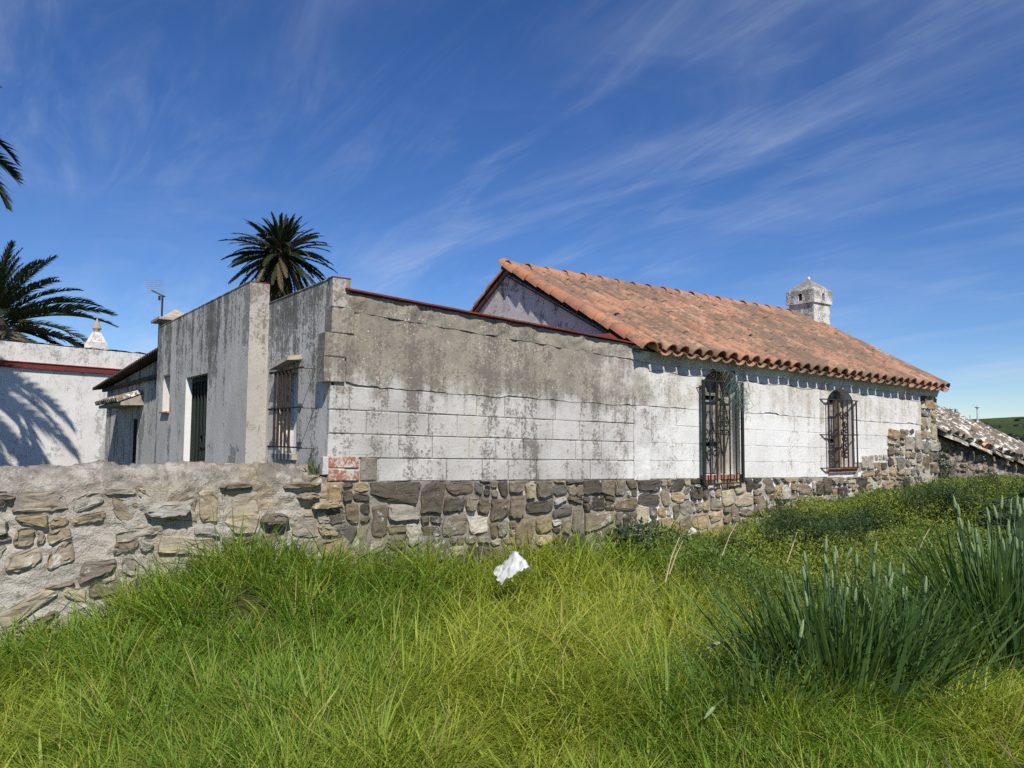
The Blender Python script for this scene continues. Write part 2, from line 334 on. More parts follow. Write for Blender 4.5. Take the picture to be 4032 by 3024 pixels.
simple('pale_wood', (0.26, 0.215, 0.155), 0.85, scale=14, c2=(0.15, 0.12, 0.09), bump=0.4)
simple('dark_hole', (0.012, 0.011, 0.010), 0.95)
simple('dark_sheet', (0.055, 0.048, 0.043), 0.8, scale=8, c2=(0.09, 0.07, 0.055))
simple('concrete_slab', (0.42, 0.37, 0.30), 0.9, scale=9, c2=(0.27, 0.24, 0.20), bump=0.5)
simple('finial_stone', (0.46, 0.38, 0.28), 0.9, scale=9, c2=(0.30, 0.25, 0.19), bump=0.4)
simple('galvanised', (0.38, 0.42, 0.48), 0.5, metal=0.3)
simple('antenna_green', (0.10, 0.22, 0.17), 0.6)
simple('mast_grey', (0.55, 0.56, 0.57), 0.6)
simple('flat_roof', (0.22, 0.12, 0.09), 0.9)
simple('palm_trunk', (0.10, 0.075, 0.052), 0.95, scale=7, c2=(0.055, 0.042, 0.03), bump=0.6)
simple('dry_straw', (0.52, 0.42, 0.27), 0.8, scale=20, c2=(0.40, 0.31, 0.19))
simple('dead_wood', (0.30, 0.22, 0.16), 0.9, scale=20, c2=(0.16, 0.11, 0.08))
simple('net_wire', (0.13, 0.20, 0.19), 0.6)
def leaf_mat(name, transw=0.35, rough=0.5, spec=0.35, usecol='attr', tmul=(1.5, 1.5, 0.6), const=None):
    g = G(name); c = g.attr() if usecol == 'attr' else (g.objcol() if usecol == 'obj' else None)
    if c is None: c = const
    n = g.noise(3.0, 3, 0.5)
    c = g.mix(g.rng(n, 0.3, 0.7, 0, 0.25), c, g.mix(1.0, c, (0.75, 0.8, 0.7), 'MULTIPLY'))
    M[name] = g.done(c, rough, None, spec, 0, g.mix(1.0, c, tmul, 'MULTIPLY'), transw)
leaf_mat('grass_blade', 0.40, 0.5, 0.35)
leaf_mat('leaf', 0.28, 0.5, 0.35)
leaf_mat('frond_leaf', 0.12, 0.6, 0.25, 'obj')
g = G('bag_plastic'); n = g.noise(6, 4, 0.6)
M['bag_plastic'] = g.done(g.mix(g.rng(n, 0.4, 0.7, 0, 0.3), (0.70, 0.70, 0.68), (0.52, 0.51, 0.48)), 0.45, g.bump(n, 0.5, 0.01), 0.4, 0, (0.75, 0.75, 0.73), 0.25)

# ------------------------------------------------------------------ ground
def sstep(a, b, x):
    t = np.clip((x - a) / (b - a), 0, 1); return t * t * (3 - 2 * t)
def ground(x, y):
    x = np.asarray(x, float); y = np.asarray(y, float)
    z = 0.05 * np.clip(y - 3.0, -1.0, 9.0) + 0.022 * np.clip(x, 0, 14) * sstep(4, 11, y)
    z = z + 0.50 * np.exp(-(((x + 2.05) / 0.92) ** 2 + ((y - 5.95) / 0.66) ** 2)) + 0.20 * np.exp(-(((x + 0.75) / 0.6) ** 2 + ((y - 6.6) / 0.5) ** 2)) + 0.07 * np.exp(-(((x - 0.6) / 1.1) ** 2 + ((y - 7.5) / 0.6) ** 2))
    z = z + 0.10 * (vnoise(x * 1.3, y * 1.3, 3) - 0.5) + 0.06 * (vnoise(x * 3.1, y * 3.1, 4) - 0.5)
    Ug = (x - ORG.x) * UX.x + (y - ORG.y) * UX.y; Vg = (x - ORG.x) * VX.x + (y - ORG.y) * VX.y
    z = z + 0.15 * sstep(4.5, 8.5, Ug) * sstep(-2.6, -0.4, Vg)
    far = sstep(25, 120, np.hypot(x, y))
    return z * (1 - far) + 0.2 * far
gx = np.concatenate([np.linspace(-2500, -60, 14), np.linspace(-50, -9, 14), np.linspace(-8.5, 14, 150), np.linspace(15, 60, 14), np.linspace(70, 2500, 14)])
gy = np.concatenate([np.linspace(-600, -20, 8), np.linspace(-15, 0, 8), np.linspace(0.3, 14, 110), np.linspace(15, 60, 14), np.linspace(70, 4000, 16)])
XX, YY = np.meshgrid(gx, gy); nxg, nyg = len(gx), len(gy)
GV = np.stack([XX.ravel(), YY.ravel(), ground(XX, YY).ravel()], 1)
ii = (np.arange(nyg - 1)[:, None] * nxg + np.arange(nxg - 1)[None, :]).ravel()
GF = np.stack([ii, ii + 1, ii + nxg + 1, ii + nxg], 1)
g = G('earth_and_turf')
c = g.mix(g.rng(g.noise(3, 5, 0.6), 0.35, 0.7), (0.045, 0.060, 0.016), (0.075, 0.068, 0.028))
M['earth'] = g.done(c, 0.95, g.bump(g.noise(30, 5, 0.7), 0.8, 0.03), 0.1)
tag(np_mesh('ground', GV, GF, M['earth'], None, None, True), kind='structure')

# distant hill with scrub
hx = np.linspace(60, 520, 150); hy = np.linspace(170, 420, 60); HX, HY = np.meshgrid(hx, hy)
crest = 10.4 * sstep(140, 186, HX) * (1 + 0.02 * np.sin(HX / 11.0)) + 1.5 * sstep(225, 330, HX) + 0.8 * np.exp(-((HX - 196) / 3.5) ** 2)
HZ = crest * sstep(178, 300, HY) * (1 - 0.5 * sstep(310, 420, HY)) + 0.5 * (vnoise(HX / 9, HY / 9, 5) - 0.5) - 0.6
HV = np.stack([HX.ravel(), HY.ravel(), HZ.ravel()], 1); ii = (np.arange(59)[:, None] * 150 + np.arange(149)[None, :]).ravel()
g = G('hill_turf')
c = g.mix(g.rng(g.noise(0.05, 6, 0.6), 0.38, 0.62), (0.068, 0.100, 0.028), (0.045, 0.066, 0.022))
c = g.mix(g.rng(g.noise(0.3, 5, 0.65), 0.55, 0.7, 0, 0.7), c, (0.022, 0.032, 0.014))
M['hill'] = g.done(c, 0.95, g.bump(g.noise(0.6, 5, 0.7), 0.7, 0.8), 0.1)
tag(np_mesh('hill', HV, np.stack([ii, ii + 1, ii + 151, ii + 150], 1), M['hill'], None, None, True), kind='structure')
def hill_z(x, y):
    i = min(max(int((x - 60) / 460 * 149), 0), 148); j = min(max(int((y - 170) / 250 * 59), 0), 58); return HZ[j, i]
vs, fs = [], []
import bmesh
ico = bmesh.new(); bmesh.ops.create_icosphere(ico, subdivisions=2, radius=1.0); icv = np.array([v.co[:] for v in ico.verts]); icf = np.array([[v.index for v in f.verts] for f in ico.faces]); ico.free()
k = 0
for i in range(170):
    y = random.uniform(196, 282); x = y * random.uniform(0.585, 0.76)
    if vnoise(np.array([x / 14]), np.array([y / 14]), 8)[0] < 0.42 and y > 230: continue
    s = random.uniform(0.6, 2.0); n = 1 + 0.35 * np.array([mnoise.noise(Vector(p) * 2.2 + Vector((i, 0, 0))) for p in icv])
    vs.append(icv * n[:, None] * np.array([s * random.uniform(1.0, 1.9), s, s * 0.62]) + np.array([x, y, hill_z(x, y) + s * 0.25])); fs.append(icf + k); k += len(icv)
cc = np.tile(np.array([[0.022, 0.035, 0.014]]), (k, 1)) * rng.uniform(0.7, 1.3, (k, 1))
tag(np_mesh('hillside_scrub', np.vstack(vs), np.vstack(fs), M['leaf'], None, cc), 'dark green scrub bushes dotted over the far hillside', 'scrub', None, 'stuff')

# ------------------------------------------------------------------ stone masonry
def power_cells(seeds, poly, gap, ax=1.0):
    out = []
    S = [(x / ax, y, r) for x, y, r in seeds]
    for i, (x, y, r) in enumerate(S):
        P = [(a / ax, b) for a, b in poly]
        for j, (x2, y2, r2) in enumerate(S):
            if i == j: continue
            dx, dy = x2 - x, y2 - y; D = math.hypot(dx, dy)
            if D > 3.2 * (r + r2) + 0.2: continue
            t = (D * D + r * r - r2 * r2) / (2 * D) - gap / 2
            nx, ny = dx / D, dy / D; Q = []; m = len(P)
            for a in range(m):
                p, q = P[a], P[(a + 1) % m]
                dp = (p[0] - x) * nx + (p[1] - y) * ny - t; dq = (q[0] - x) * nx + (q[1] - y) * ny - t
                if dp <= 0: Q.append(p)
                if dp * dq < 0:
                    s = dp / (dp - dq); Q.append((p[0] + (q[0] - p[0]) * s, p[1] + (q[1] - p[1]) * s))
            P = Q
            if len(P) < 3: break
        if len(P) >= 3:
            A = abs(sum(P[a][0] * P[(a + 1) % len(P)][1] - P[(a + 1) % len(P)][0] * P[a][1] for a in range(len(P)))) / 2
            if A > 0.0006: out.append([(a * ax, b) for a, b in P])
    return out
def scatter(x0, x1, y0, y1, radii, ax, rnd, tries=900):
    """largest circles first, in a space stretched by ax"""
    S = []
    for r, n in radii:
        c = 0
        for _ in range(tries):
            if c >= n: break
            x, y = rnd.uniform(x0, x1), rnd.uniform(y0, y1)
            if all(math.hypot((x - a) / ax, y - b) > (r + q) * 0.92 for a, b, q in S): S.append((x, y, r)); c += 1
    return S
def rubble(x0, x1, y0, y1, lo, hi, rnd, asp=1.35, gap=0.014, warp=0.03, jit=0.10, small=0.35, rot=6.5):
    out = []; st = [(x0, x1, y0, y1)]
    while st:
        a, b, c, d = st.pop(); w_, h_ = b - a, d - c; tgt = rnd.uniform(lo, hi) if rnd.random() > small else lo * rnd.uniform(0.45, 0.9)
        if math.sqrt(w_ * h_ / asp) > tgt or w_ > 3.2 * h_ or h_ > 2.0 * w_:
            t = rnd.uniform(0.30, 0.70)
            if w_ > h_ * asp * rnd.uniform(0.7, 1.3): st += [(a, a + w_ * t, c, d), (a + w_ * t, b, c, d)]
            else: st += [(a, b, c, c + h_ * t), (a, b, c + h_ * t, d)]
            continue
        if w_ < 0.035 or h_ < 0.022: continue
        g_ = gap / 2 * rnd.uniform(0.7, 1.5); j = lambda m: rnd.uniform(-0.4, 1) * jit * m
        P = [(a + g_ + j(w_), c + g_ + j(h_)), (b - g_ - j(w_), c + g_ + j(h_)), (b - g_ - j(w_), d - g_ - j(h_)), (a + g_ + j(w_), d - g_ - j(h_))]
        Q = []; chop = rnd.choice([0, 1, 2, 3, 0, 1, 2, 3, None]); chop2 = rnd.choice([0, 1, 2, 3, None])
        for k in range(4):
            p, q, r_ = P[k], P[(k + 1) % 4], P[k - 1]
            if k == chop or k == chop2:
                f, e = rnd.uniform(0.15, 0.42), rnd.uniform(0.15, 0.42); Q += [(p[0] + (r_[0] - p[0]) * f, p[1] + (r_[1] - p[1]) * f), (p[0] + (q[0] - p[0]) * e, p[1] + (q[1] - p[1]) * e)]
            else: Q.append(p)
        ra = R(rnd.gauss(0, rot)); mx_, my_ = (a + b) / 2, (c + d) / 2
        Q = [(mx_ + (x - mx_) * math.cos(ra) - (y - my_) * math.sin(ra), my_ + (x - mx_) * math.sin(ra) + (y - my_) * math.cos(ra)) for x, y in Q]
        out.append([(x + warp * fbm(x * 1.7, y * 1.7, 5.5, 3), y + warp * fbm(x * 1.7, y * 1.7, 9.5, 3)) for x, y in Q])
    return out
def clip_top(polys, zt, m=0.004):
    return [[(x, min(y, zt(x) - m)) for x, y in P] for P in polys if max(p[1] for p in P) - min(p[1] for p in P) > 0.02 and min(y for x, y in P) < zt(sum(p[0] for p in P) / len(P)) - 0.03]
def stone_mesh(poly, fmap, rnd, proud, depth=0.06, rough=0.010, b=(0, 0, 0)):
    cx = sum(p[0] for p in poly) / len(poly); cy = sum(p[1] for p in poly) / len(poly)
    pts = []; n = len(poly)
    size = math.sqrt(max(1e-6, abs(sum(poly[a][0] * poly[(a + 1) % n][1] - poly[(a + 1) % n][0] * poly[a][1] for a in range(n))) / 2))
    for a in range(n):
        p, q = poly[a], poly[(a + 1) % n]; L = math.hypot(q[0] - p[0], q[1] - p[1])
        if L < 0.012: pts.append(((p[0] + q[0]) / 2, (p[1] + q[1]) / 2)); continue
        t = min(0.28, 0.016 / L * rnd.uniform(0.3, 2.4)); ts = [t, 1 - t] if L < 0.08 else ([t, rnd.uniform(0.4, 0.6), 1 - t] if L < 0.2 else [t, rnd.uniform(0.25, 0.4), rnd.uniform(0.6, 0.75), 1 - t])
        for k in ts:
            j = rnd.uniform(-1, 0.25) * 0.010 * min(1, L / 0.12); nx, ny = cx - (p[0] + q[0]) / 2, cy - (p[1] + q[1]) / 2; d = math.hypot(nx, ny) or 1
            pts.append((p[0] + (q[0] - p[0]) * k - nx / d * j * (1.5 if len(ts) > 2 and t < k < 1 - t else 0.4), p[1] + (q[1] - p[1]) * k - ny / d * j))
    m = len(pts); tx, ty = rnd.uniform(-0.10, 0.10), rnd.uniform(-0.10, 0.10)
    mb = MB(); V = []
    sl = lambda x, y: (x - cx) * tx + (y - cy) * ty
    for x, y in pts: V.append(fmap(x, y, -depth))
    for x, y in pts: V.append(fmap(x, y, proud * 0.35 + sl(x, y) * 0.5 + rnd.uniform(-1, 1) * rough * 0.5))
    for x, y in pts:
        k = 1 - min(0.35, 0.010 / max(0.02, math.hypot(x - cx, y - cy)) * rnd.uniform(0.5, 2.4)); a, c = cx + (x - cx) * k, cy + (y - cy) * k
        V.append(fmap(a, c, proud + sl(a, c) + rnd.uniform(-1, 1) * rough))
    sd = rnd.uniform(0, 60); rings = 1
    if size > 0.11:                                  # larger faces: layered, uneven
        rings = 3; am = rough * 1.6
        for k in (0.66, 0.34):
            for x, y in pts:
                a, c = cx + (x - cx) * k, cy + (y - cy) * k; V.append(fmap(a, c, proud + sl(a, c) + am * fbm(a * 7 + sd, c * 16, sd, 3)))
        V.append(fmap(cx, cy, proud + am * fbm(cx * 7 + sd, cy * 16, sd, 3)))
    F = []
    for r in range(1 + rings):
        for i in range(m): F.append((r * m + i, r * m + (i + 1) % m, (r + 1) * m + (i + 1) % m, (r + 1) * m + i))
    if rings == 1: F.append(tuple(2 * m + i for i in range(m)))
    else: F += [(4 * m + i, 4 * m + (i + 1) % m, 5 * m) for i in range(m)]
    mb.add(V, F); return mb.mesh('stone', b)
DARKS = [(0.150, 0.126, 0.096), (0.115, 0.100, 0.080), (0.185, 0.158, 0.118), (0.20, 0.160, 0.108), (0.135, 0.126, 0.112), (0.24, 0.21, 0.165), (0.10, 0.088, 0.072)]
BUFFS = [(0.40, 0.32, 0.20), (0.30, 0.24, 0.16), (0.46, 0.40, 0.28), (0.24, 0.20, 0.15), (0.36, 0.33, 0.28), (0.28, 0.26, 0.23), (0.50, 0.47, 0.40), (0.33, 0.25, 0.15)]
WALLS = [(0.30, 0.255, 0.185), (0.24, 0.20, 0.15), (0.42, 0.37, 0.28), (0.20, 0.175, 0.145), (0.42, 0.40, 0.36), (0.34, 0.28, 0.18), (0.30, 0.27, 0.225), (0.40, 0.375, 0.325)]
SHEDS = [(0.24, 0.21, 0.18), (0.30, 0.27, 0.23), (0.19, 0.165, 0.14), (0.38, 0.35, 0.31), (0.27, 0.22, 0.17)]
def lay_stones(parent, polys, fmap, rnd, palette, proud=(0.0, 0.03), rough=0.009, name='stone', mat='stone', depth=0.06):
    b = base_of(parent)
    for P in polys:
        me = stone_mesh(P, fmap, rnd, rnd.uniform(*proud), depth, rough, b)
        me.flip_normals() if False else None
        o = mesh_obj(name, me, M[mat], parent)
        cx = sum(p[0] for p in P) / len(P)
        c = palette(cx, rnd) if callable(palette) else rnd.choice(palette)
        k = rnd.uniform(0.85, 1.18); o.color = (c[0] * k, c[1] * k, c[2] * k, 1)
def lumpy_panel(name, fmap, s0, s1, t0, t1, ds, amp, freq, mat, parent, seed=0.0, keep=None):
    """a displaced mortar face; t0,t1 may be functions of s"""
    ns = max(2, int((s1 - s0) / ds)); f0 = t0 if callable(t0) else (lambda s: t0); f1 = t1 if callable(t1) else (lambda s: t1)
    hmax = max(f1(s0) - f0(s0), f1(s1) - f0(s1)); ntt = max(2, int(hmax / ds)); mb = MB(); V = []
    for i in range(ns + 1):
        s = s0 + (s1 - s0) * i / ns
        for j in range(ntt + 1):
            t = f0(s) + (f1(s) - f0(s)) * j / ntt
            V.append(fmap(s, t, amp * fbm(s * freq, t * freq, seed, 5)))
    F = [(i * (ntt + 1) + j, (i + 1) * (ntt + 1) + j, (i + 1) * (ntt + 1) + j + 1, i * (ntt + 1) + j + 1) for i in range(ns) for j in range(ntt)]
    return mb.add(V, F).build(name, M[mat], parent, True)

# ------------------------------------------------------------------ measures of the house (U along the front, V inwards)
SAG = -0.0195                                   # the courses drop towards the far end
def zbase(U): return 1.205 + SAG * U            # bottom of the blocks
JU = 3.62                                       # joint between annexe and house
END = 10.58
def eave_z(U): return 2.60 - 0.0224 * (U - 3.68)
RV, RZ = 2.47, 3.93                             # ridge line
def capz(U): return 2.845 - 0.0583 * (U - 0.12) # top of the annexe front wall
CH = 0.205
WIN = [(4.715, 5.44, 1.15, 2.20, 2.455), (7.385, 8.06, 1.175, 2.13, 2.325)]
def wall_panel(mb, V0, U0, U1, zb, zt, holes=(), depth=None, step=0.5, cuts=()):
    """front face at V0 from zb(U) to zt(U) with arched holes (a,b,sill,spring,top)"""
    us = {U0, U1}; x = U0
    while x < U1: us.add(x); x += step
    for h in holes:
        n = 14 if h[4] > h[3] else 1
        for i in range(n + 1): us.add(h[0] + (h[1] - h[0]) * i / n)
    us |= set(cuts)
    us = sorted(u for u in us if U0 - 1e-9 <= u <= U1 + 1e-9); us = [u for i, u in enumerate(us) if i == 0 or u - us[i - 1] > 1e-6]
    def arch(h, u):
        if h[4] <= h[3]: return h[3]
        t = abs(2 * (u - h[0]) / (h[1] - h[0]) - 1); return h[3] + (h[4] - h[3]) * max(0, 1 - t ** 1.7) ** 0.62
    for a, b in zip(us[:-1], us[1:]):
        hole = next((h for h in holes if h[0] - 1e-6 <= a and b <= h[1] + 1e-6), None)
        segs = [((zb(a), zb(b)), (zt(a), zt(b)))]
        if hole:
            segs = []
            if hole[2] > max(zb(a), zb(b)) + 1e-4: segs.append(((zb(a), zb(b)), (hole[2], hole[2])))
            lo = (max(arch(hole, a), zb(a)), max(arch(hole, b), zb(b)))
            if zt(a) > lo[0] + 1e-4 or zt(b) > lo[1] + 1e-4: segs.append((lo, (zt(a), zt(b))))
        for (p, q), (r, s) in segs: mb.add([(a, V0, p), (b, V0, q), (b, V0, s), (a, V0, r)], [(0, 1, 2, 3)])
        if hole and depth:
            p, q = arch(hole, a), arch(hole, b); mb.add([(a, V0, p), (b, V0, q), (b, V0 + depth, q), (a, V0 + depth, p)], [(3, 2, 1, 0)])
    if depth:
        for h in holes:
            for u, f in ((h[0], (0, 1, 2, 3)), (h[1], (3, 2, 1, 0))):
                mb.add([(u, V0, h[2]), (u, V0, h[3]), (u, V0 + depth, h[3]), (u, V0 + depth, h[2])], [f])
            mb.add([(h[0], V0, h[2]), (h[1], V0, h[2]), (h[1], V0 + depth, h[2]), (h[0], V0 + depth, h[2])], [(0, 1, 2, 3)])
    return mb
def add_block(parent, U0, U1, z0, z1, V0, rnd, mat, name='block', depth=0.05, sh=SAG, e=0.007):
    """a concrete block with worn edges; top and bottom follow the fall of the courses"""
    mb = MB(); j = lambda s=0.003 * e / 0.007: rnd.uniform(-s, s)
    zs = lambda u, z: z + sh * (u - U0)
    ring = [(U0, z0), (U1, z0), (U1, z1), (U0, z1)]; ins = [(U0 + e, z0 + e), (U1 - e, z0 + e), (U1 - e, z1 - e), (U0 + e, z1 - e)]
    V = [(u, V0 + depth, zs(u, z)) for u, z in ring] + [(u + j(), V0 + e * 0.8 + j(0.0015), zs(u, z) + j()) for u, z in ring] + [(u + j(), V0 + j(0.0025), zs(u, z) + j()) for u, z in ins]
    F = [(i + 4 * r, (i + 1) % 4 + 4 * r, (i + 1) % 4 + 4 * r + 4, i + 4 * r + 4) for r in range(2) for i in range(4)] + [(8, 9, 10, 11)]
    return mb.add(V, F).build(name, M[mat], parent)

# ------------------------------------------------------------------ annexe with flat roof
annexe = uv_thing('flat_roofed_annexe', (0.0, 0.0, 0.0), 'flat roofed annexe of bare grey concrete blocks with stained grey side walls and barred window', 'building')
rnd = random.Random(3)
# front wall of blocks
bw = MB(); wall_panel(bw, 0.016, 0.03, JU, lambda u: zbase(u) - 0.05, lambda u: capz(u) - 0.02)
bw.box((0.03, 0.02, 0.2), (JU, 0.18, 2.62))
bwall = bw.build('front_wall', M['annexe_cap'], annexe)
rows = 8
for r in range(rows):
    z0 = 1.205 + r * CH
    if r < 4:
        us = [-0.005 + rnd.uniform(-0.02, 0.02)]; first = rnd.uniform(0.16, 0.38)
        if r == 0: us = [0.46]; first = 0.33
        x = us[0] + first
        while x < JU - 0.12: us.append(x); x += rnd.choice([0.33, 0.335, 0.36, 0.31, 0.40, 0.345]) 
        us.append(JU)
        for a, b in zip(us[:-1], us[1:]):
            add_block(annexe and bwall, a + 0.003, b - 0.003, z0 + SAG * a + 0.003, z0 + CH + SAG * a - 0.003, rnd.uniform(-0.002, 0.003), rnd, 'annexe_block')
# ragged quoin of blocks at the corner, alternate ones standing out past the side wall
for r, (a, b) in enumerate([None, None, None, None, (-0.075, 0.13), (-0.085, 0.135), (-0.02, 0.16), (0.0, 0.15)]) if False else []: pass
for (a, b, z0, z1, v0) in [(-0.075, 0.115, 2.052, 2.262, -0.014), (-0.070, 0.125, 2.268, 2.468, -0.016), (-0.012, 0.19, 2.475, 2.68, -0.018), (-0.06, 0.14, 1.268, 1.42, -0.004)]:
    add_block(bwall, a, b, z0, z1, v0, rnd, 'annexe_block' if z0 > 2.4 or z0 < 1.5 else 'annexe_render', depth=0.16)
add_block(bwall, 0.15, 0.44, 1.43, 1.61, -0.002, rnd, 'annexe_render', depth=0.06)
# red bricks let into the bottom course at the corner
for (a, b, z0, z1) in [(0.0, 0.27, 1.215, 1.315), (0.0, 0.265, 1.325, 1.42)]:
    add_block(bwall, a - 0.01, b, z0, z1, -0.012, rnd, 'red_brick', 'brick', 0.14)
add_block(bwall, 0.285, 0.44, 1.21, 1.41, 0.0, rnd, 'mortar_grey', 'mortar_patch', 0.08)
# rendered coat over the upper courses, its lower edge broken along a course line
def ragged(seed, amp=0.028):
    return lambda u: 1.205 + 4 * CH + SAG * u + 0.005 + amp * fbm(u * 4.2, seed, 0, 4) + 0.018 * math.floor(2.2 * abs(fbm(u * 1.3, seed + 4, 0, 2)))
rb = ragged(1.3)
co = MB(); wall_panel(co, -0.004, 0.13, JU + 0.10, rb, lambda u: capz(u) - 0.165 + 0.012 * fbm(u * 5, 7, 0, 3), step=0.03)
n0 = len(co.v)
us = [0.13 + i * 0.03 for i in range(int((JU - 0.05) / 0.03))]
for a, b in zip(us[:-1], us[1:]): co.add([(a, -0.004, rb(a)), (b, -0.004, rb(b)), (b, 0.006, rb(b)), (a, 0.006, rb(a))], [(3, 2, 1, 0)])
co.add([(0.13, -0.004, rb(0.13)), (0.13, -0.004, 2.70), (0.13, 0.02, 2.70), (0.13, 0.02, rb(0.13))], [(0, 1, 2, 3)])
co.build('render_coat', M['annexe_render'], annexe)
# lumpy mortar band under the coping
fm_front = lambda s, t, d: (s, -0.004 - d, t)
lumpy_panel('mortar_band', lambda s, t, d: (s, -0.012 - d * (0.4 + 0.6 * abs(fbm(s * 2, 3, 0, 2))), t), 0.0, JU + 0.16, lambda s: capz(s) - 0.175 + 0.012 * fbm(s * 5, 7, 0, 3), lambda s: capz(s) - 0.012, 0.022, 0.045, 7.0, 'annexe_block', annexe, 4.0)
# red coping tiles
x = 0.10
while x < JU + 0.0:
    L = 0.28; mb = MB(); b = min(x + L - 0.004, JU + 0.02); z = lambda u: capz(u) + rnd.uniform(-0.002, 0.002)
    za, zb_ = z(x), z(b); mb.add([(x, -0.055, za), (b, -0.055, zb_), (b, 0.20, zb_), (x, 0.20, za), (x, -0.055, za + 0.015), (b, -0.055, zb_ + 0.015), (b, 0.20, zb_ + 0.015), (x, 0.20, za + 0.015)],
                          [(0, 3, 2, 1), (4, 5, 6, 7), (0, 1, 5, 4), (1, 2, 6, 5), (2, 3, 7, 6), (3, 0, 4, 7)])
    mb.build('coping_tile', M['red_paint'], annexe); x += L
# side wall (near the corner) with its window
sidez = lambda v: 2.945
def swap(mb, U):                                 # a panel written along U is turned to run along V on the plane U
    mb.v = [(U + (y), x, z) for x, y, z in mb.v]; return mb
SW = (0.775, 1.315, 1.42, 2.21, 2.21)
mb = MB(); wall_panel(mb, 0.0, 0.0, 1.70, lambda v: 0.3, sidez, [SW], 0.16, cuts=()); swap(mb, 0.0)
mb.f = [tuple(reversed(f)) for f in mb.f]
mb.box((0.001, 0.0, 2.30), (0.145, 1.70, 2.944))
sw = mb.build('side_wall', M['grey_wall'], annexe)
MB().box((0.16, 0.70, 1.38), (0.19, 1.40, 2.25)).build('window_back', M['white_reveal'], annexe)
MB().box((0.146, -0.001, 2.72), (0.155, 0.0, 2.95))
co = MB(); co.box((-0.012, -0.012, 2.70), (0.148, 0.05, 2.944)); co.build('corner_pier', M['pier_face'], annexe)
MB().box((-0.016, -0.016, 2.946), (0.152, 0.10, 2.955)).build('coping_tile', M['red_paint'], annexe)
MB().box((-0.006, 0.101, 2.946), (0.15, 1.70, 2.956)).build('coping_tile', M['grey_wall'], annexe)
mb = MB(); mb.add([(-0.13, 0.72, 2.285), (0.02, 0.70, 2.30), (0.02, 1.34, 2.235), (-0.10, 1.32, 2.23), (-0.12, 0.73, 2.325), (0.02, 0.71, 2.345), (0.02, 1.34, 2.272), (-0.09, 1.31, 2.26)],
    [(0, 3, 2, 1), (4, 5, 6, 7), (0, 1, 5, 4), (1, 2, 6, 5), (2, 3, 7, 6), (3, 0, 4, 7)]); mb.build('window_hood', M['concrete_slab'], annexe)
MB().box((-0.05, 0.76, 1.37), (0.10, 1.33, 1.418)).build('window_sill', M['concrete_slab'], annexe)
gr = empty('window_grille', (0, 0, 0), 0, (0, 0, 0), annexe)
for z in (2.195, 1.845, 1.49):
    MB().box((-0.13, 0.36, z - 0.006), (-0.105, 1.22, z + 0.006)).build('rail', M['rust_iron'], gr)
    for v in (0.37, 1.20): MB().box((-0.13, v - 0.012, z - 0.012), (0.02, v, z - 0.0065)).build('bracket', M['rust_iron'], gr)
for v in (0.665, 0.77, 0.865, 0.965, 1.065): MB().bar((-0.1175, v, 1.485), (-0.1175, v, 2.20), 0.011, 6).build('bar', M['rust_iron'], gr)
# taller wall beyond, standing 0.2 m forward, with door and niche
D = (3.155, 4.185, 0.3, 2.315, 2.315); NI = (5.08, 5.50, 1.90, 2.42, 2.42); TZ = 3.15
mb = MB(); wall_panel(mb, 0.0, 1.66, 5.93, lambda v: 0.3, lambda v: TZ, [D, NI], 0.14); swap(mb, -0.2); mb.f = [tuple(reversed(f)) for f in mb.f]
tw = mb.build('tall_side_wall', M['grey_wall'], annexe)
mb = MB(); mb.box((-0.199, 1.655, 0.3), (0.0, 1.668, TZ - 0.001)); mb.build('pier', M['pier_face'], annexe)
mb = MB(); mb.box((-0.19, 1.67, 2.45), (-0.02, 5.92, TZ - 0.002)); mb.box((-0.05, 1.67, 0.3), (-0.03, 5.92, 2.46)); mb.box((-0.19, 5.91, 0.3), (0.3, 5.94, TZ - 0.01)); mb.build('wall_core', M['grey_wall'], annexe)
MB().box((-0.205, 1.65, TZ), (-0.01, 1.80, TZ + 0.007)).build('coping_tile', M['red_paint'], annexe)
MB().box((-0.205, 1.801, TZ), (-0.02, 5.94, TZ + 0.010)).build('coping_tile', M['grey_wall'], annexe)
MB().box((-0.06, 5.08, 1.9), (-0.055, 5.5, 2.42)).build('niche_back', M['white_reveal'], annexe)
MB().box((-0.235, 5.04, 1.885), (-0.19, 5.53, 1.908)).build('niche_sill', M['sill_brick'], annexe)
MB().box((-0.1995, 4.1795, 0.3), (-0.062, 4.184, 2.3145)).build('door_reveal', M['white_reveal'], annexe)
door = MB().box((-0.075, 3.16, 0.3), (-0.065, 4.18, 2.31)).build('door', M['door_green'], annexe)
for v in (3.17, 4.15): MB().box((-0.125, v, 0.3), (-0.095, v + 0.028, 2.30)).build('frame', M['green_iron'], door)
MB().box((-0.125, 3.2, 2.25), (-0.095, 4.148, 2.30)).build('frame', M['green_iron'], door)
for i in range(6): MB().bar((-0.11, 3.27 + 0.155 * i, 0.4), (-0.11, 3.27 + 0.155 * i, 2.25), 0.016, 6).build('bar', M['green_iron'], door)
def spiral(c, r0, turns, a0, sgn=1, n=26, ax=(1, 0, 0), az=(0, 0, 1)):
    A, Z = Vector(ax), Vector(az); C0 = Vector(c); P = []
    for i in range(n):
        t = i / (n - 1); r = r0 * (1 - 0.78 * t); a = a0 + sgn * turns * 2 * math.pi * t
        P.append(C0 + A * (r * math.cos(a)) + Z * (r * math.sin(a)))
    return P
for dz, sg in ((1.62, 1), (1.46, -1), (1.33, 1)):
    for s in (-1, 1): MB().tube(spiral((-0.115, 3.65 + s * 0.055, dz), 0.055, 1.3, math.pi / 2 * sg, s, 22, (0, 1, 0)), 0.010, 5).build('scroll', M['green_iron'], door)
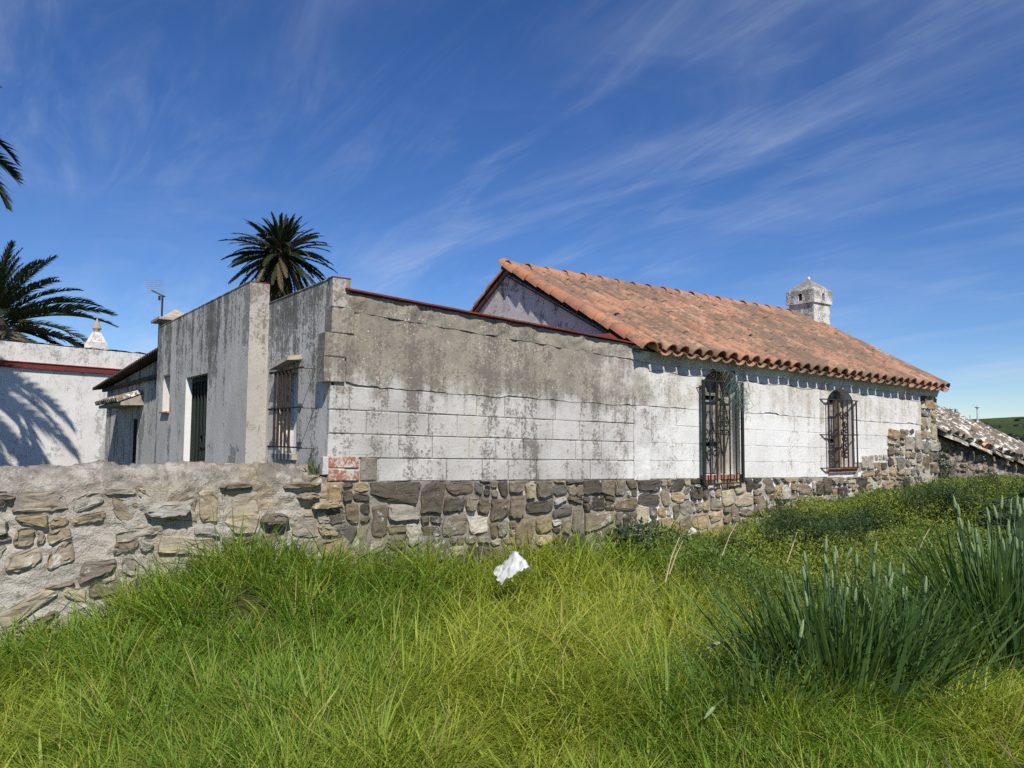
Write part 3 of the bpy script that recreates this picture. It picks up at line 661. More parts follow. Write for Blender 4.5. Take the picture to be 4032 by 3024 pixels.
# terrace, back parapets, rear block, gutters
MB().box((0.15, 0.18, 2.30), (JU - 0.02, 6.2, 2.42)).build('roof_terrace', M['flat_roof'], annexe)
MB().box((0.02, 3.0, 2.42), (0.16, 5.9, 2.98)).build('back_parapet', M['grey_wall'], annexe)
MB().box((0.151, 1.72, 2.42), (3.0, 1.86, 2.70)).build('terrace_kerb', M['red_paint'], annexe)
MB().box((0.6, 5.95, 0.3), (3.6, 10.6, 2.58)).build('rear_block', M['grey_wall'], annexe)
mb = MB(); mb.box((0.62, 9.60, 2.58), (0.72, 9.70, 3.78)); mb.box((0.62, 10.05, 2.58), (0.72, 10.15, 3.78)); mb.box((1.02, 9.60, 2.58), (1.12, 10.15, 3.78)); chs = mb.build('roof_chimney', M['pier_face'], annexe)
mb = MB(); mb.box((0.50, 9.48, 3.78), (1.24, 10.27, 3.83)); mb.build('slab', M['concrete_slab'], chs)
mb = MB(); mb.add([(0.56, 9.54, 3.831), (1.18, 9.54, 3.831), (1.18, 10.21, 3.831), (0.56, 10.21, 3.831), (0.87, 9.87, 4.05)], [(0, 1, 4), (1, 2, 4), (2, 3, 4), (3, 0, 4)]); mb.build('cap', M['finial_stone'], chs)
# raised red kerbs on the terrace seen over the coping against the gable
MB().box((JU - 0.42, 0.62, 2.42), (JU - 0.14, 0.72, 2.80)).build('terrace_kerb', M['red_paint'], annexe)
mb = MB(); mb.add([(JU - 0.55, 0.21, 2.60), (JU - 0.02, 0.21, 2.60), (JU - 0.02, 0.21, 2.70), (JU - 0.20, 0.21, 2.78), (JU - 0.55, 0.21, 2.72),
                   (JU - 0.55, 0.29, 2.60), (JU - 0.02, 0.29, 2.60), (JU - 0.02, 0.29, 2.70), (JU - 0.20, 0.29, 2.78), (JU - 0.55, 0.29, 2.72)],
                  [(0, 1, 2, 3, 4), (9, 8, 7, 6, 5), (4, 3, 8, 9), (3, 2, 7, 8), (0, 4, 9, 5), (1, 0, 5, 6), (2, 1, 6, 7)]); mb.build('terrace_kerb', M['red_paint'], annexe)
# rubble plinth under the annexe
def fac(off): return lambda s, t, d: (s, off - d, t)
pl = lumpy_panel('plinth', fac(0.010), -0.05, JU, lambda s: 0.15, lambda s: zbase(s) + 0.004, 0.035, 0.028, 5.0, 'mortar_grey', annexe, 9.0)
pl.data.materials[0] = M['mortar_grey']
rs = random.Random(11)
cells = clip_top(rubble(-0.02, JU, 0.22, 1.235, 0.16, 0.32, rs, 1.2, 0.010, 0.055, 0.05, 0.34), zbase)
def pal_annexe(u, r): return r.choice(DARKS) if r.random() < 0.86 - 0.12 * u / JU else r.choice(BUFFS + WALLS)
lay_stones(pl, cells, fac(-0.004), rs, pal_annexe, (0.004, 0.040), 0.008)

# ------------------------------------------------------------------ tile-roofed house
house = uv_thing('tile_roofed_house', (JU, 0.0, 0.0), 'whitewashed farmhouse with terracotta tile roof, square chimney and two arched barred windows', 'building')
rnd = random.Random(5)
mb = MB(); wall_panel(mb, 0.016, JU, END, lambda u: 0.2, lambda u: eave_z(u) - 0.02, WIN, 0.22)
hw = mb.build('front_wall', M['white_reveal'], house)
for r in range(4):
    z0 = 1.205 + r * CH
    spans = [(JU, WIN[0][0]), (WIN[0][1], WIN[1][0]), (WIN[1][1], 8.98 if r >= 1 else 8.20)]
    if r == 3: spans[2] = (WIN[1][1], 10.03)
    if r == 0: spans[2] = None
    for sp in spans:
        if not sp: continue
        x = sp[0]; us = [x]; x += rnd.uniform(0.15, 0.36)
        while x < sp[1] - 0.13: us.append(x); x += rnd.choice([0.33, 0.34, 0.35, 0.31, 0.38])
        us.append(sp[1])
        for a, b in zip(us[:-1], us[1:]):
            add_block(hw, a + 0.0008, b - 0.0008, z0 + SAG * a + 0.0008, z0 + CH + SAG * a - 0.0008, rnd.uniform(-0.0015, 0.0015), rnd, 'house_block', e=0.0045)
rb2 = ragged(5.7, 0.014)
co = MB(); wall_panel(co, -0.0035, JU + 0.101, 10.05, rb2, lambda u: eave_z(u) - 0.03, WIN, 0.024, step=0.05)
us = [JU + 0.05 + i * 0.05 for i in range(int((10.05 - JU - 0.05) / 0.05))]
for a, b in zip(us[:-1], us[1:]):
    if any(h[0] - 0.05 < a < h[1] for h in WIN): continue
    co.add([(a, -0.0035, rb2(a)), (b, -0.0035, rb2(b)), (b, 0.004, rb2(b)), (a, 0.004, rb2(a))], [(3, 2, 1, 0)])
co.build('render_coat', M['house_render'], house)
# flaking mortar joint between house and annexe
lumpy_panel('joint_mortar', lambda s, t, d: (s, -0.010 - max(-0.004, d), t), JU - 0.05, JU + 0.20, lambda s: zbase(s) - 0.01, lambda s: 1.98 + SAG * s + 0.05 * fbm(s * 9, 1, 0, 3), 0.02, 0.016, 6.5, 'annexe_block', house, 2.0)
# fascia of the eave
mb = MB(); mb.add([(JU + 0.03, -0.012, eave_z(JU) - 0.15), (END, -0.012, eave_z(END) - 0.15), (END, -0.06, eave_z(END) - 0.03), (JU + 0.03, -0.06, eave_z(JU) - 0.03), (JU + 0.03, 0.2, eave_z(JU) - 0.15), (END, 0.2, eave_z(END) - 0.15), (END, 0.2, eave_z(END)), (JU + 0.03, 0.2, eave_z(JU))],
              [(0, 1, 2, 3), (3, 2, 6, 7), (0, 3, 7, 4), (1, 5, 6, 2), (5, 4, 7, 6)]); mb.build('eave_moulding', M['house_render'], house)
# rubble: plinth, broken quoin
ph = lumpy_panel('plinth', fac(0.012), JU, END, lambda s: 0.15, lambda s: zbase(s) + 0.006, 0.04, 0.026, 5.0, 'mortar_light', house, 3.0)
rs = random.Random(21)
cells = clip_top(rubble(JU, END, 0.30, 1.16, 0.17, 0.32, rs, 1.1, 0.011, 0.055, 0.05, 0.32), zbase)
def pal_house(u, r): return r.choice(DARKS + [(0.30, 0.27, 0.22)]) if r.random() < 0.34 else r.choice(BUFFS)
lay_stones(ph, cells, fac(-0.004), rs, pal_house, (0.002, 0.034), 0.008)
qn = lumpy_panel('quoin', fac(0.012), 8.06, END, lambda s: zbase(s) - 0.01, lambda s: eave_z(s) - 0.10, 0.045, 0.02, 5.0, 'mortar_light', house, 6.0)
zq = zbase(9)
for (a, b, z0, z1) in [(8.22, 8.985, zq, 1.375), (8.99, 10.03, zq, 1.765), (10.035, END, zq, eave_z(END) - 0.12)]:
    lay_stones(qn, rubble(a + 0.01, b - 0.01, z0, z1, 0.19, 0.36, rs, 1.0, 0.016, 0.0, 0.07, 0.25), fac(-0.002), rs, pal_house, (0.004, 0.034), 0.009)
# remaining walls
mb = MB(); mb.box((JU + 0.02, 0.24, 0.2), (END - 0.012, 4.9, 2.45)); mb.build('house_core', M['white_reveal'], house)
gv = [(JU, 0.0, 0.3), (JU, 0.0, eave_z(JU) - 0.01), (JU, RV, RZ - 0.06), (JU, 4.95, 2.40), (JU, 4.95, 0.3)]
mb = MB(); mb.add(gv + [(JU + 0.2, y, z) for _, y, z in gv], [(4, 3, 2, 1, 0), (5, 6, 7, 8, 9), (0, 1, 6, 5), (1, 2, 7, 6), (2, 3, 8, 7), (3, 4, 9, 8)]); mb.build('gable_wall', M['gable_plaster'], house)
gv = [(END, 0.018, 0.3), (END, 0.018, eave_z(END) - 0.01), (END, RV, RZ - 0.10), (END, 4.95, 2.40), (END, 4.95, 0.3)]
mb = MB(); mb.add(gv + [(END - 0.2, y, z) for _, y, z in gv], [(0, 1, 2, 3, 4), (9, 8, 7, 6, 5), (0, 5, 6, 1), (1, 6, 7, 2), (2, 7, 8, 3), (3, 8, 9, 4)]); mb.build('gable_wall', M['mortar_light'], house)

# windows: boarded leaf, post, brick sill
for wi, (a, b, sill, spring, top) in enumerate(WIN):
    win = MB().box((a - 0.02, 0.205, sill - 0.02), (b + 0.02, 0.215, top + 0.03)).build('window', M['dark_hole'], house)
    z = sill + 0.01; k = 0
    while z < top + 0.02:
        h = rnd.uniform(0.10, 0.15)
        if k not in (3, 8): MB().box((a - 0.015, 0.170 + rnd.uniform(-0.004, 0.004), z), (a + 0.46, 0.190, min(z + h - 0.004, top + 0.02))).build('plank', M['old_wood'], win)
        else: h = 0.055
        z += h; k += 1
    mb = MB(); mb.box((a + 0.465, 0.12, sill + 0.004), (a + 0.535, 0.20, top)); mb.box((a + 0.535, 0.15, sill + 0.004), (a + 0.555, 0.20, top)); mb.build('post', M['pale_wood'], win)
    MB().box((a + 0.56, 0.172, sill + 0.004), (b + 0.015, 0.20, top)).build('jamb_panel', M['mortar_light'], win)
    n = 7
    for i in range(n):
        x0 = a - 0.02 + (b - a + 0.04) * i / n
        MB().box((x0 + 0.004, -0.024 + rnd.uniform(-0.004, 0.004), sill - 0.055), (x0 + (b - a + 0.04) / n - 0.004, 0.14, sill + rnd.uniform(-0.004, 0.003))).build('sill_brick', M['sill_brick'], win)
# grille of the first window: seven bars, frame, lyre scrolls
g1 = empty('window_grille', (0, 0, 0), 0, (JU, 0, 0), house); A, B_, Z0, Z1, PV = 4.665, 5.395, 1.060, 2.285, -0.075
for i in range(7):
    u = A + (B_ - A) * i / 6
    if i in (0, 6): MB().box((u - 0.018, PV - 0.015, Z0 - 0.004), (u + 0.018, PV + 0.012, Z1)).build('bar', M['green_iron'], g1)
    else: MB().bar((u, PV, Z0), (u, PV, Z1 - 0.006), 0.0115, 6).build('bar', M['green_iron'], g1)
for z, t in ((Z1 + 0.004, 0.007), (Z0 - 0.012, 0.007)): MB().box((A - 0.014, PV - 0.011, z - t), (B_ + 0.014, PV + 0.011, z + t)).build('rail', M['rust_iron'], g1)
for u, s in ((A, -1), (B_, 1)):
    for z in (2.20, 1.115): MB().bar((u + s * 0.012, PV, z), (u + s * 0.05, 0.03, z), 0.007, 5).build('bracket', M['rust_iron'], g1)
def lyre(parent, cu, cz, h, wd, pv, mat):
    for s in (-1, 1):
        P = spiral((cu + s * wd * 0.42, pv, cz + 0.06), wd * 0.40, 1.15, math.pi, -s if s > 0 else 1, 20)
        if s > 0: P = [Vector((2 * cu - p.x, p.y, p.z)) for p in spiral((cu - wd * 0.42, pv, cz + 0.06), wd * 0.40, 1.15, math.pi, 1, 20)]
        Q = [Vector((p.x, p.y, 2 * cz - p.z)) for p in P]
        MB().tube([Vector((cu + s * 0.012, pv, cz + h))] + P, 0.0085, 5).build('scroll', M[mat], parent)
        MB().tube([Vector((cu + s * 0.012, pv, cz - h))] + Q, 0.0085, 5).build('scroll', M[mat], parent)
lyre(g1, (A + B_) / 2 + 0.0, 1.72, 0.34, 0.12, PV, 'green_iron'); lyre(g1, A + 0.125, 1.62, 0.30, 0.11, PV + 0.03, 'green_iron')
for u, s in ((A + 0.18, 1), (A + 0.56, -1)):
    MB().tube(spiral((u, PV, Z1 + 0.085), 0.078, 1.25, -math.pi / 2 + (0.5 if s > 0 else -0.5), s, 24), 0.008, 5).build('scroll', M['rust_iron'], g1)
for u, s in ((A + 0.33, 1), (A + 0.41, -1), (A + 0.37, 1)): MB().tube(spiral((u, PV, Z1 + 0.04), 0.030, 1.2, -math.pi / 2, s, 14), 0.006, 5).build('scroll', M['rust_iron'], g1)
MB().bar((A + 0.44, PV, Z1), (A + 0.44, PV, Z1 + 0.14), 0.007, 5).build('bar', M['rust_iron'], g1)
# grille of the second window: flared flat rails
g2 = empty('window_grille', (0, 0, 0), 0, (JU, 0, 0), house); PV = -0.06
for z in (2.150, 1.655, 1.190):
    a, b = (7.19, 8.17)
    if z == 1.655: b = 8.05
    mb = MB(); pts = [(a, 0.012), (a + 0.10, PV), (b - 0.10, PV), (b, 0.012)] if z != 1.655 else [(a, 0.012), (a + 0.10, PV), (b, PV), (b + 0.01, PV)]
    for (p, q), (r, s) in zip(pts[:-1], pts[1:]): mb.add([(p, q - 0.012, z - 0.007), (r, s - 0.012, z - 0.007), (r, s + 0.012, z - 0.007), (p, q + 0.012, z - 0.007), (p, q - 0.012, z + 0.007), (r, s - 0.012, z + 0.007), (r, s + 0.012, z + 0.007), (p, q + 0.012, z + 0.007)],
                                                   [(0, 3, 2, 1), (4, 5, 6, 7), (0, 1, 5, 4), (1, 2, 6, 5), (2, 3, 7, 6), (3, 0, 4, 7)])
    mb.build('rail', M['rust_iron'], g2)
for i in range(7):
    u = 7.33 + (8.04 - 7.33) * i / 6; MB().bar((u, PV, 1.187), (u, PV, 2.152), 0.0115, 6).build('bar', M['rust_iron'], g2)
cu = 7.685
for k, (dz, r) in enumerate([(1.94, 0.062), (1.80, 0.045), (1.70, 0.05), (1.60, 0.045), (1.50, 0.05), (1.38, 0.06)]):
    for s in (-1, 1): MB().tube(spiral((cu + s * r * 0.8, PV - 0.02, dz), r, 1.2, math.pi / 2 * (1 if k % 2 else -1), s, 18), 0.010, 5).build('scroll', M['rust_iron'], g2)
    MB().box((cu - 0.03, PV - 0.035, dz - 0.055), (cu + 0.03, PV - 0.012, dz - 0.035)).build('collar', M['rust_iron'], g2)

# roof
def deck(U, V):
    e = eave_z(U); t = (V + 0.13) / (RV + 0.13); return e + (RZ - e) * t
roof = MB()
roof.add([(JU - 0.06, -0.05, deck(JU, -0.05) - 0.060), (END + 0.05, -0.05, deck(END, -0.05) - 0.060), (END + 0.05, RV, RZ - 0.055), (JU - 0.06, RV, RZ - 0.055)], [(0, 1, 2, 3)])
roof.add([(JU - 0.06, RV, RZ - 0.03), (END + 0.05, RV, RZ - 0.03), (END + 0.05, 5.15, 2.32), (JU - 0.06, 5.15, 2.32)], [(0, 1, 2, 3)])
roof.add([(JU - 0.06, -0.05, deck(JU, -0.05) - 0.085), (END + 0.05, -0.05, deck(END, -0.05) - 0.085), (END + 0.05, RV, RZ - 0.10), (JU - 0.06, RV, RZ - 0.10)], [(3, 2, 1, 0)])
roof_o = roof.build('roof', M['mortar_grey'], house)
def barrel_mesh(name, L, r0, r1, th=0.012, arc=math.pi, n=8, hs_=0.84):
    """half-round tile: wide end at x=0, narrow end at x=L, crown up"""
    mb = MB(); V = []
    for x, r in ((0, r0), (L, r1)):
        for k in range(n + 1):
            a = math.pi / 2 + arc / 2 - arc * k / n; V.append((x, r * math.cos(a), r * math.sin(a) * hs_))
        for k in range(n + 1):
            a = math.pi / 2 + arc / 2 - arc * k / n; V.append((x, (r - th) * math.cos(a), (r - th) * math.sin(a) * hs_ - 0.0005))
    m = n + 1; F = []
    for k in range(n):
        F += [(k, k + 1, 2 * m + k + 1, 2 * m + k), (m + k + 1, m + k, 3 * m + k, 3 * m + k + 1), (k + 1, k, m + k, m + k + 1), (2 * m + k, 2 * m + k + 1, 3 * m + k + 1, 3 * m + k)]
    F += [(0, 2 * m, 3 * m, m), (n, m + n, 3 * m + n, 2 * m + n)]
    me = mb.add(V, F).mesh(name)
    me.polygons.foreach_set('use_smooth', [True] * len(me.polygons))
    try: me.set_sharp_from_angle(angle=R(50))
    except Exception: pass
    return me
cover = barrel_mesh('roof_tile', 0.43, 0.088, 0.072, hs_=1.0); chan = barrel_mesh('channel_tile', 0.43, 0.098, 0.110, hs_=0.58)
for me in (cover, chan): me.materials.append(M['terracotta'])
ridge_me = barrel_mesh('ridge_tile', 0.44, 0.125, 0.10); ridge_me.materials.append(M['ridge_terracotta'])
hb = Vector((JU, 0, 0)); rt = random.Random(9)
NC = 32; c0 = JU + 0.16; sp = (END + 0.02 - c0) / (NC - 1); NR = 9
def place_tile(me, name, U, V, lift, parent, flip=False, jit=1.0, pitch_extra=0.0, dirn=1):
    o = bpy.data.objects.new(name, me); col.objects.link(o); o.parent = parent
    sl = math.atan2(RZ - eave_z(U), RV + 0.13)
    X = Vector((0, math.cos(sl), math.sin(sl))); Zn = Vector((0, -math.sin(sl), math.cos(sl))); Y = Zn.cross(X)
    m = Matrix((X, Y, Zn)).transposed().to_4x4()
    if flip: m = m @ Matrix.Rotation(math.pi, 4, 'X')
    m = m @ Matrix.Rotation(R(pitch_extra), 4, 'Y') @ Matrix.Rotation(R(rt.uniform(-2.2, 2.2)) * jit, 4, 'Z') @ Matrix.Rotation(R(rt.uniform(-3, 3)) * jit, 4, 'X')
    p = Vector((U, V, deck(U, V) + lift)) - hb
    o.matrix_local = Matrix.Translation(p) @ m; return o
stepV = (RV - 0.05 + 0.13) / NR; cnt = 0; rest = []
vis = []
for c in range(NC):
    for r in range(NR): vis.append((c, r))
vis.sort(key=lambda q: q[0])                         # the nearest columns show largest
keep = set(vis[:288])
for c, r in vis:
    U = c0 + sp * c; V = -0.17 + r * stepV + rt.uniform(-0.012, 0.012)
    if (c, r) in keep:
        V += rt.choice([0, 0, 0, 0, -0.05, 0.04]) if r else 0
        place_tile(cover, 'roof_tile', U + rt.uniform(-0.006, 0.006), V, 0.014 + rt.uniform(-0.006, 0.010), roof_o, jit=1.7, pitch_extra=-1.8)
# tiles of the channels: the row at the eave singly, the rest (hidden under the covers) as one piece
for c in range(NC - 1):
    place_tile(chan, 'channel_tile', c0 + sp * (c + 0.5), -0.195 + rt.uniform(-0.012, 0.012), 0.014, roof_o, True, 0.8, 1.0)
vs, fs = [], []
CV = [tuple(v.co) for v in chan.vertices]; CF = [tuple(p.vertices) for p in chan.polygons]
allc = MB()
for c in range(NC - 1):
    for r in range(1, NR):
        U = c0 + sp * (c + 0.5); V = -0.20 + r * stepV; sl = math.atan2(RZ - eave_z(U), RV + 0.13)
        X = Vector((0, math.cos(sl), math.sin(sl))); Zn = Vector((0, -math.sin(sl), math.cos(sl))); Y = Zn.cross(X); p = Vector((U, V, deck(U, V) + 0.016 + 0.001 * r))
        allc.add([p + X * a + Y * (-b) + Zn * (-cc) for a, b, cc in CV], CF)
for c in range(NC - 2 if False else 0): pass
tag(allc.build('channel_tiles', M['channel_terracotta'], roof_o, True), kind='stuff')
# verge of barrel tiles down the near gable edge, and down its back slope
for r in range(NR + 1):
    V = -0.20 + r * stepV * 0.965
    o = place_tile(ridge_me, 'verge_tile', JU + 0.015, V, 0.005, roof_o, jit=0.8, pitch_extra=-2.5)
for r in range(8):
    V = 5.05 - r * 0.31; z = 2.36 + (5.05 - V) * (RZ - 2.36) / (5.05 - RV)
    o = bpy.data.objects.new('verge_tile', ridge_me); col.objects.link(o); o.parent = roof_o
    sl = math.atan2(RZ - 2.36, 5.05 - RV); X = Vector((0, -math.cos(sl), math.sin(sl))); Zn = Vector((0, math.sin(sl), math.cos(sl))); Y = Zn.cross(X)
    o.matrix_local = Matrix.Translation(Vector((JU + 0.015, V, z)) - hb) @ Matrix((X, Y, Zn)).transposed().to_4x4()
# ridge
x = JU - 0.05; i = 0
mbr = MB(); mbr.box((JU - 0.03, RV - 0.10, RZ - 0.05), (10.20, RV + 0.10, RZ + 0.055)); mbr.build('ridge_mortar', M['mortar_grey'], roof_o)
while x < 10.15:
    o = bpy.data.objects.new('ridge_tile', ridge_me); col.objects.link(o); o.parent = roof_o
    o.matrix_local = Matrix.Translation(Vector((x, RV + rt.uniform(-0.008, 0.008), RZ + 0.022 + rt.uniform(-0.006, 0.008))) - hb) @ Matrix.Rotation(R(rt.uniform(-2, 2)), 4, 'Z') @ Matrix.Rotation(R(1.6), 4, 'Y')
    x += 0.345
# chimney
CU, CV_, CWD = 10.36, 2.06, 0.53
mb = MB(); mb.box((CU, CV_, 2.4), (CU + CWD, CV_ + CWD, 4.15)); chim = mb.build('chimney', M['chimney_plaster'], house)
o_ = 0.035; zc0, zc1, za = 4.15, 4.40, 4.66
mb = MB(); lo = [(CU - o_, CV_ - o_), (CU + CWD + o_, CV_ - o_), (CU + CWD + o_, CV_ + CWD + o_), (CU - o_, CV_ + CWD + o_)]
cen = (CU + CWD / 2, CV_ + CWD / 2); ins = [(cen[0] + (x - cen[0]) * 0.90, cen[1] + (y - cen[1]) * 0.90) for x, y in lo]
# cap walls with one vent opening on each face
for i in range(4):
    p, q = Vector((*lo[i], 0)), Vector((*lo[(i + 1) % 4], 0)); d = q - p
    for t0, t1, z0, z1 in ((0, 0.43, zc0, zc1), (0.57, 1, zc0, zc1), (0.43, 0.57, zc0, zc0 + 0.055), (0.43, 0.57, zc0 + 0.19, zc1)):
        a, b = p + d * t0, p + d * t1; mb.add([(a.x, a.y, z0), (b.x, b.y, z0), (b.x, b.y, z1), (a.x, a.y, z1)], [(0, 1, 2, 3)])
    inw = Vector((cen[0], cen[1], 0)) - (p + d * 0.5); inw = inw.normalized() * 0.10
    for t, rev in ((0.43, 0), (0.57, 1)):
        a = p + d * t; b = a + inw; f = (0, 1, 2, 3) if not rev else (3, 2, 1, 0); mb.add([(a.x, a.y, zc0 + 0.055), (b.x, b.y, zc0 + 0.055), (b.x, b.y, zc0 + 0.19), (a.x, a.y, zc0 + 0.19)], [f])
mb.add([(x, y, zc0) for x, y in lo], [(3, 2, 1, 0)])
mb.add([(x, y, zc1) for x, y in lo] + [(x, y, zc1 + 0.035) for x, y in ins] + [(cen[0], cen[1], za)], [(i, (i + 1) % 4, 4 + (i + 1) % 4, 4 + i) for i in range(4)] + [(4 + i, 4 + (i + 1) % 4, 8) for i in range(4)])
mb.build('chimney_cap', M['chimney_plaster'], chim)
MB().box((CU + 0.10, CV_ + 0.10, zc0 + 0.01), (CU + CWD - 0.10, CV_ + CWD - 0.10, zc1 - 0.01)).build('flue', M['dark_hole'], chim)
MB().lathe([(0.022, 0), (0.028, 0.02), (0.02, 0.045), (0.004, 0.055)], (cen[0], cen[1], za - 0.012), 8).build('knob', M['white_reveal'], chim)

# ------------------------------------------------------------------ lean-to beyond the annexe
lean = uv_thing('lean_to_outhouse', (0.1, 5.95, 0.0), 'low grey lean-to outhouse with dark corrugated roof and small tiled door canopy', 'outhouse')
rl = random.Random(4)
LD = (8.95, 9.62, 0.3, 1.87, 1.87)
ltop = lambda v: 2.80 - 0.047 * (v - 7.6)
mb = MB(); wall_panel(mb, 0.0, 5.95, 12.43, lambda v: 0.3, ltop, [LD], 0.25); swap(mb, 0.1); mb.f = [tuple(reversed(f)) for f in mb.f]
mb.box((0.101, 5.95, 0.3), (0.35, 5.96, 2.5)); mb.box((0.101, 12.40, 0.3), (3.0, 12.43, 2.4)); mb.box((0.36, 5.96, 0.3), (0.5, 12.4, 2.5)); mb.build('wall', M['grey_wall'], lean)
MB().box((0.02, 6.3, 0.3), (0.099, 6.42, 2.02)).build('pier', M['white_reveal'], lean)
ld = MB().box((0.25, 8.96, 0.3), (0.27, 9.61, 1.86)).build('door', M['green_iron'], lean)
for i in range(5): MB().bar((0.16, 9.02 + 0.13 * i, 0.5), (0.16, 9.02 + 0.13 * i, 1.86), 0.015, 5).build('bar', M['rust_iron'], ld)
MB().box((0.13, 9.600, 0.5), (0.24, 9.619, 1.865)).build('reveal', M['white_reveal'], ld)
# corrugated sheet roof
nv = 150; V = []; F = []
for i in range(nv + 1):
    v = 5.96 + (12.9 - 5.96) * i / nv; wv = 0.022 * math.cos(i * math.pi / 2 * 1.0) * (1 if i % 2 == 0 else 0)
    zt = ltop(v) + 0.05 + wv
    for th in (0, -0.02): V += [(-0.13, v, zt + th - 0.015), (1.6, v, zt + th + 0.25)]
for i in range(nv):
    a = i * 4; b = a + 4; F += [(a, b, b + 1, a + 1), (a + 2, a + 3, b + 3, b + 2), (a, a + 2, b + 2, b)]
F += [(0, 1, 3, 2), (nv * 4, nv * 4 + 2, nv * 4 + 3, nv * 4 + 1)]
MB().add(V, F).build('corrugated_roof', M['dark_sheet'], lean)
MB().box((0.02, 6.0, 2.50), (0.085, 12.6, 2.56)).build('eave_board', M['dark_sheet'], lean)
# tiled canopy over its door
can = MB(); can.add([(-0.26, 8.45, 2.14), (0.11, 8.45, 2.30), (0.11, 10.9, 2.30), (-0.26, 10.9, 2.14), (-0.26, 8.45, 2.09), (0.11, 8.45, 2.10), (0.11, 10.9, 2.10), (-0.26, 10.9, 2.09)],
                    [(0, 1, 2, 3), (7, 6, 5, 4), (0, 3, 7, 4), (0, 4, 5, 1), (3, 2, 6, 7)])
can_o = can.build('canopy', M['concrete_slab'], lean)
can_tile = barrel_mesh('canopy_tile', 0.42, 0.105, 0.085); can_tile.materials.append(M['old_tile'])  # darker tile colour puts the roof overhang's shade into the canopy
lb = base_of(lean)
for i in range(12):
    o = bpy.data.objects.new('canopy_tile', can_tile); col.objects.link(o); o.parent = can_o
    o.matrix_local = Matrix.Translation(Vector((-0.31, 8.57 + i * 0.205, 2.145)) - lb) @ Matrix.Rotation(R(-23), 4, 'Y') @ Matrix.Rotation(R(rl.uniform(-2, 2)), 4, 'Z')

# ------------------------------------------------------------------ white building behind
wd = Vector((math.sin(R(34.6)), math.cos(R(34.6)), 0)); WP = Vector((-10.56, 20.0, 0)); wrz = math.atan2(wd.y, wd.x)
wb = tag(empty('whitewashed_building', WP, wrz, (0, 0, 0)), 'tall weathered whitewashed building with dark red cornice band and pointed finial', 'building')
wtop = lambda s: 3.78
mb = MB(); mb.box((-7.0, 0.0, 0.2), (5.5, 0.4, 3.76)); mb.box((-7.0, 0.401, 0.2), (5.5, 5.0, 3.55)); wbw = mb.build('wall', M['white_building'], wb)
lumpy_panel('parapet_top', lambda s, t, d: (s, 0.0 + t, 3.765 + 0.03 + d), -7.0, 5.5, -0.01, 0.41, 0.06, 0.04, 2.5, 'white_building', wb, 3.0)
mb = MB(); mb.box((-7.0, -0.075, 3.15), (5.5, -0.001, 3.275)); mb.box((-7.0, -0.095, 3.278), (5.5, -0.001, 3.30)); mb.build('cornice', M['red_paint'], wb)
fin = MB(); fin.box((-0.42, 0.0, 3.78), (-0.02, 0.40, 3.96))
fin.add([(-0.40, 0.02, 3.961), (-0.04, 0.02, 3.961), (-0.04, 0.38, 3.961), (-0.40, 0.38, 3.961), (-0.29, 0.13, 4.24), (-0.15, 0.13, 4.24), (-0.15, 0.27, 4.24), (-0.29, 0.27, 4.24)], [(0, 1, 5, 4), (1, 2, 6, 5), (2, 3, 7, 6), (3, 0, 4, 7), (4, 5, 6, 7)])
fo = fin.build('finial', M['white_building'], wb)
MB().lathe([(0.07, 0), (0.085, 0.02), (0.055, 0.04), (0.10, 0.075), (0.115, 0.10), (0.10, 0.13), (0.065, 0.20), (0.035, 0.29), (0.012, 0.37)], (-0.22, 0.20, 4.235), 14).build('urn_tip', M['finial_stone'], fo, True)

# ------------------------------------------------------------------ rubble boundary wall
A0 = Vector((-5.6, 3.93, 0)); B0 = Vector((-1.42, 6.82, 0)); wdir = (B0 - A0).normalized(); WL = (B0 - A0).length
bnd = tag(empty('rubble_boundary_wall', A0, math.atan2(wdir.y, wdir.x), (0, 0, 0)), 'low rubble stone boundary wall with rounded mortar top running up to the annexe corner', 'wall')
HT = 0.20                                          # half thickness
def top_at(s): return 1.36 + 0.030 * fbm(s * 1.1, 2.0, 0, 3) + 0.045 * math.exp(-((s - 3.12) / 0.16) ** 2) - 0.05 * max(0, s - 4.4)
prof = []
ns, npf = 330, 124; V = []
for i in range(ns + 1):
    s = WL * i / ns; T = top_at(s)
    for j in range(npf + 1):
        q = j / npf                                 # 0 front foot .. over the top .. 1 back foot
        if q < 0.62: h = q / 0.62; y, z = -HT - 0.05 * (1 - h), 0.0 + (T - 0.20) * h; n = Vector((0, -1, 0))
        elif q < 0.86: a = (q - 0.62) / 0.24 * math.pi; y, z = -HT * math.cos(a), T - 0.20 + 0.20 * math.sin(a); n = Vector((0, -math.cos(a), math.sin(a)))
        else: h = 1 - (q - 0.86) / 0.14; y, z = HT, (T - 0.20) * h; n = Vector((0, 1, 0))
        lo = min(1, max(0, 0.5 + 1.5 * fbm(s * 1.6, z * 1.9 + y, 7.0, 3) + 3.6 * (z - (T - 0.20))))     # where mortar was smeared over the face
        d = -0.016 * (1 - lo) + 0.012 * lo + 0.018 * fbm(s * 3.0, z * 3.0 + y, 1.0, 4) + 0.022 * fbm(s * 11, z * 14, y * 11 + 3, 6) - 0.030 * lo * max(0, 0.16 - abs(fbm(s * 4.2, z * 6.5, y * 6, 3))) / 0.16
        V.append((s, y + n.y * d, z + n.z * d))
F = [(i * (npf + 1) + j, (i + 1) * (npf + 1) + j, (i + 1) * (npf + 1) + j + 1, i * (npf + 1) + j + 1) for i in range(ns) for j in range(npf)]
body = MB().add(V, F).build('wall_body', M['wall_mortar'], bnd, True)
rs = random.Random(31)
fb = lambda s, t, d: (s, -HT - 0.05 * (1 - t / 1.2) - 0.004 - d, t)
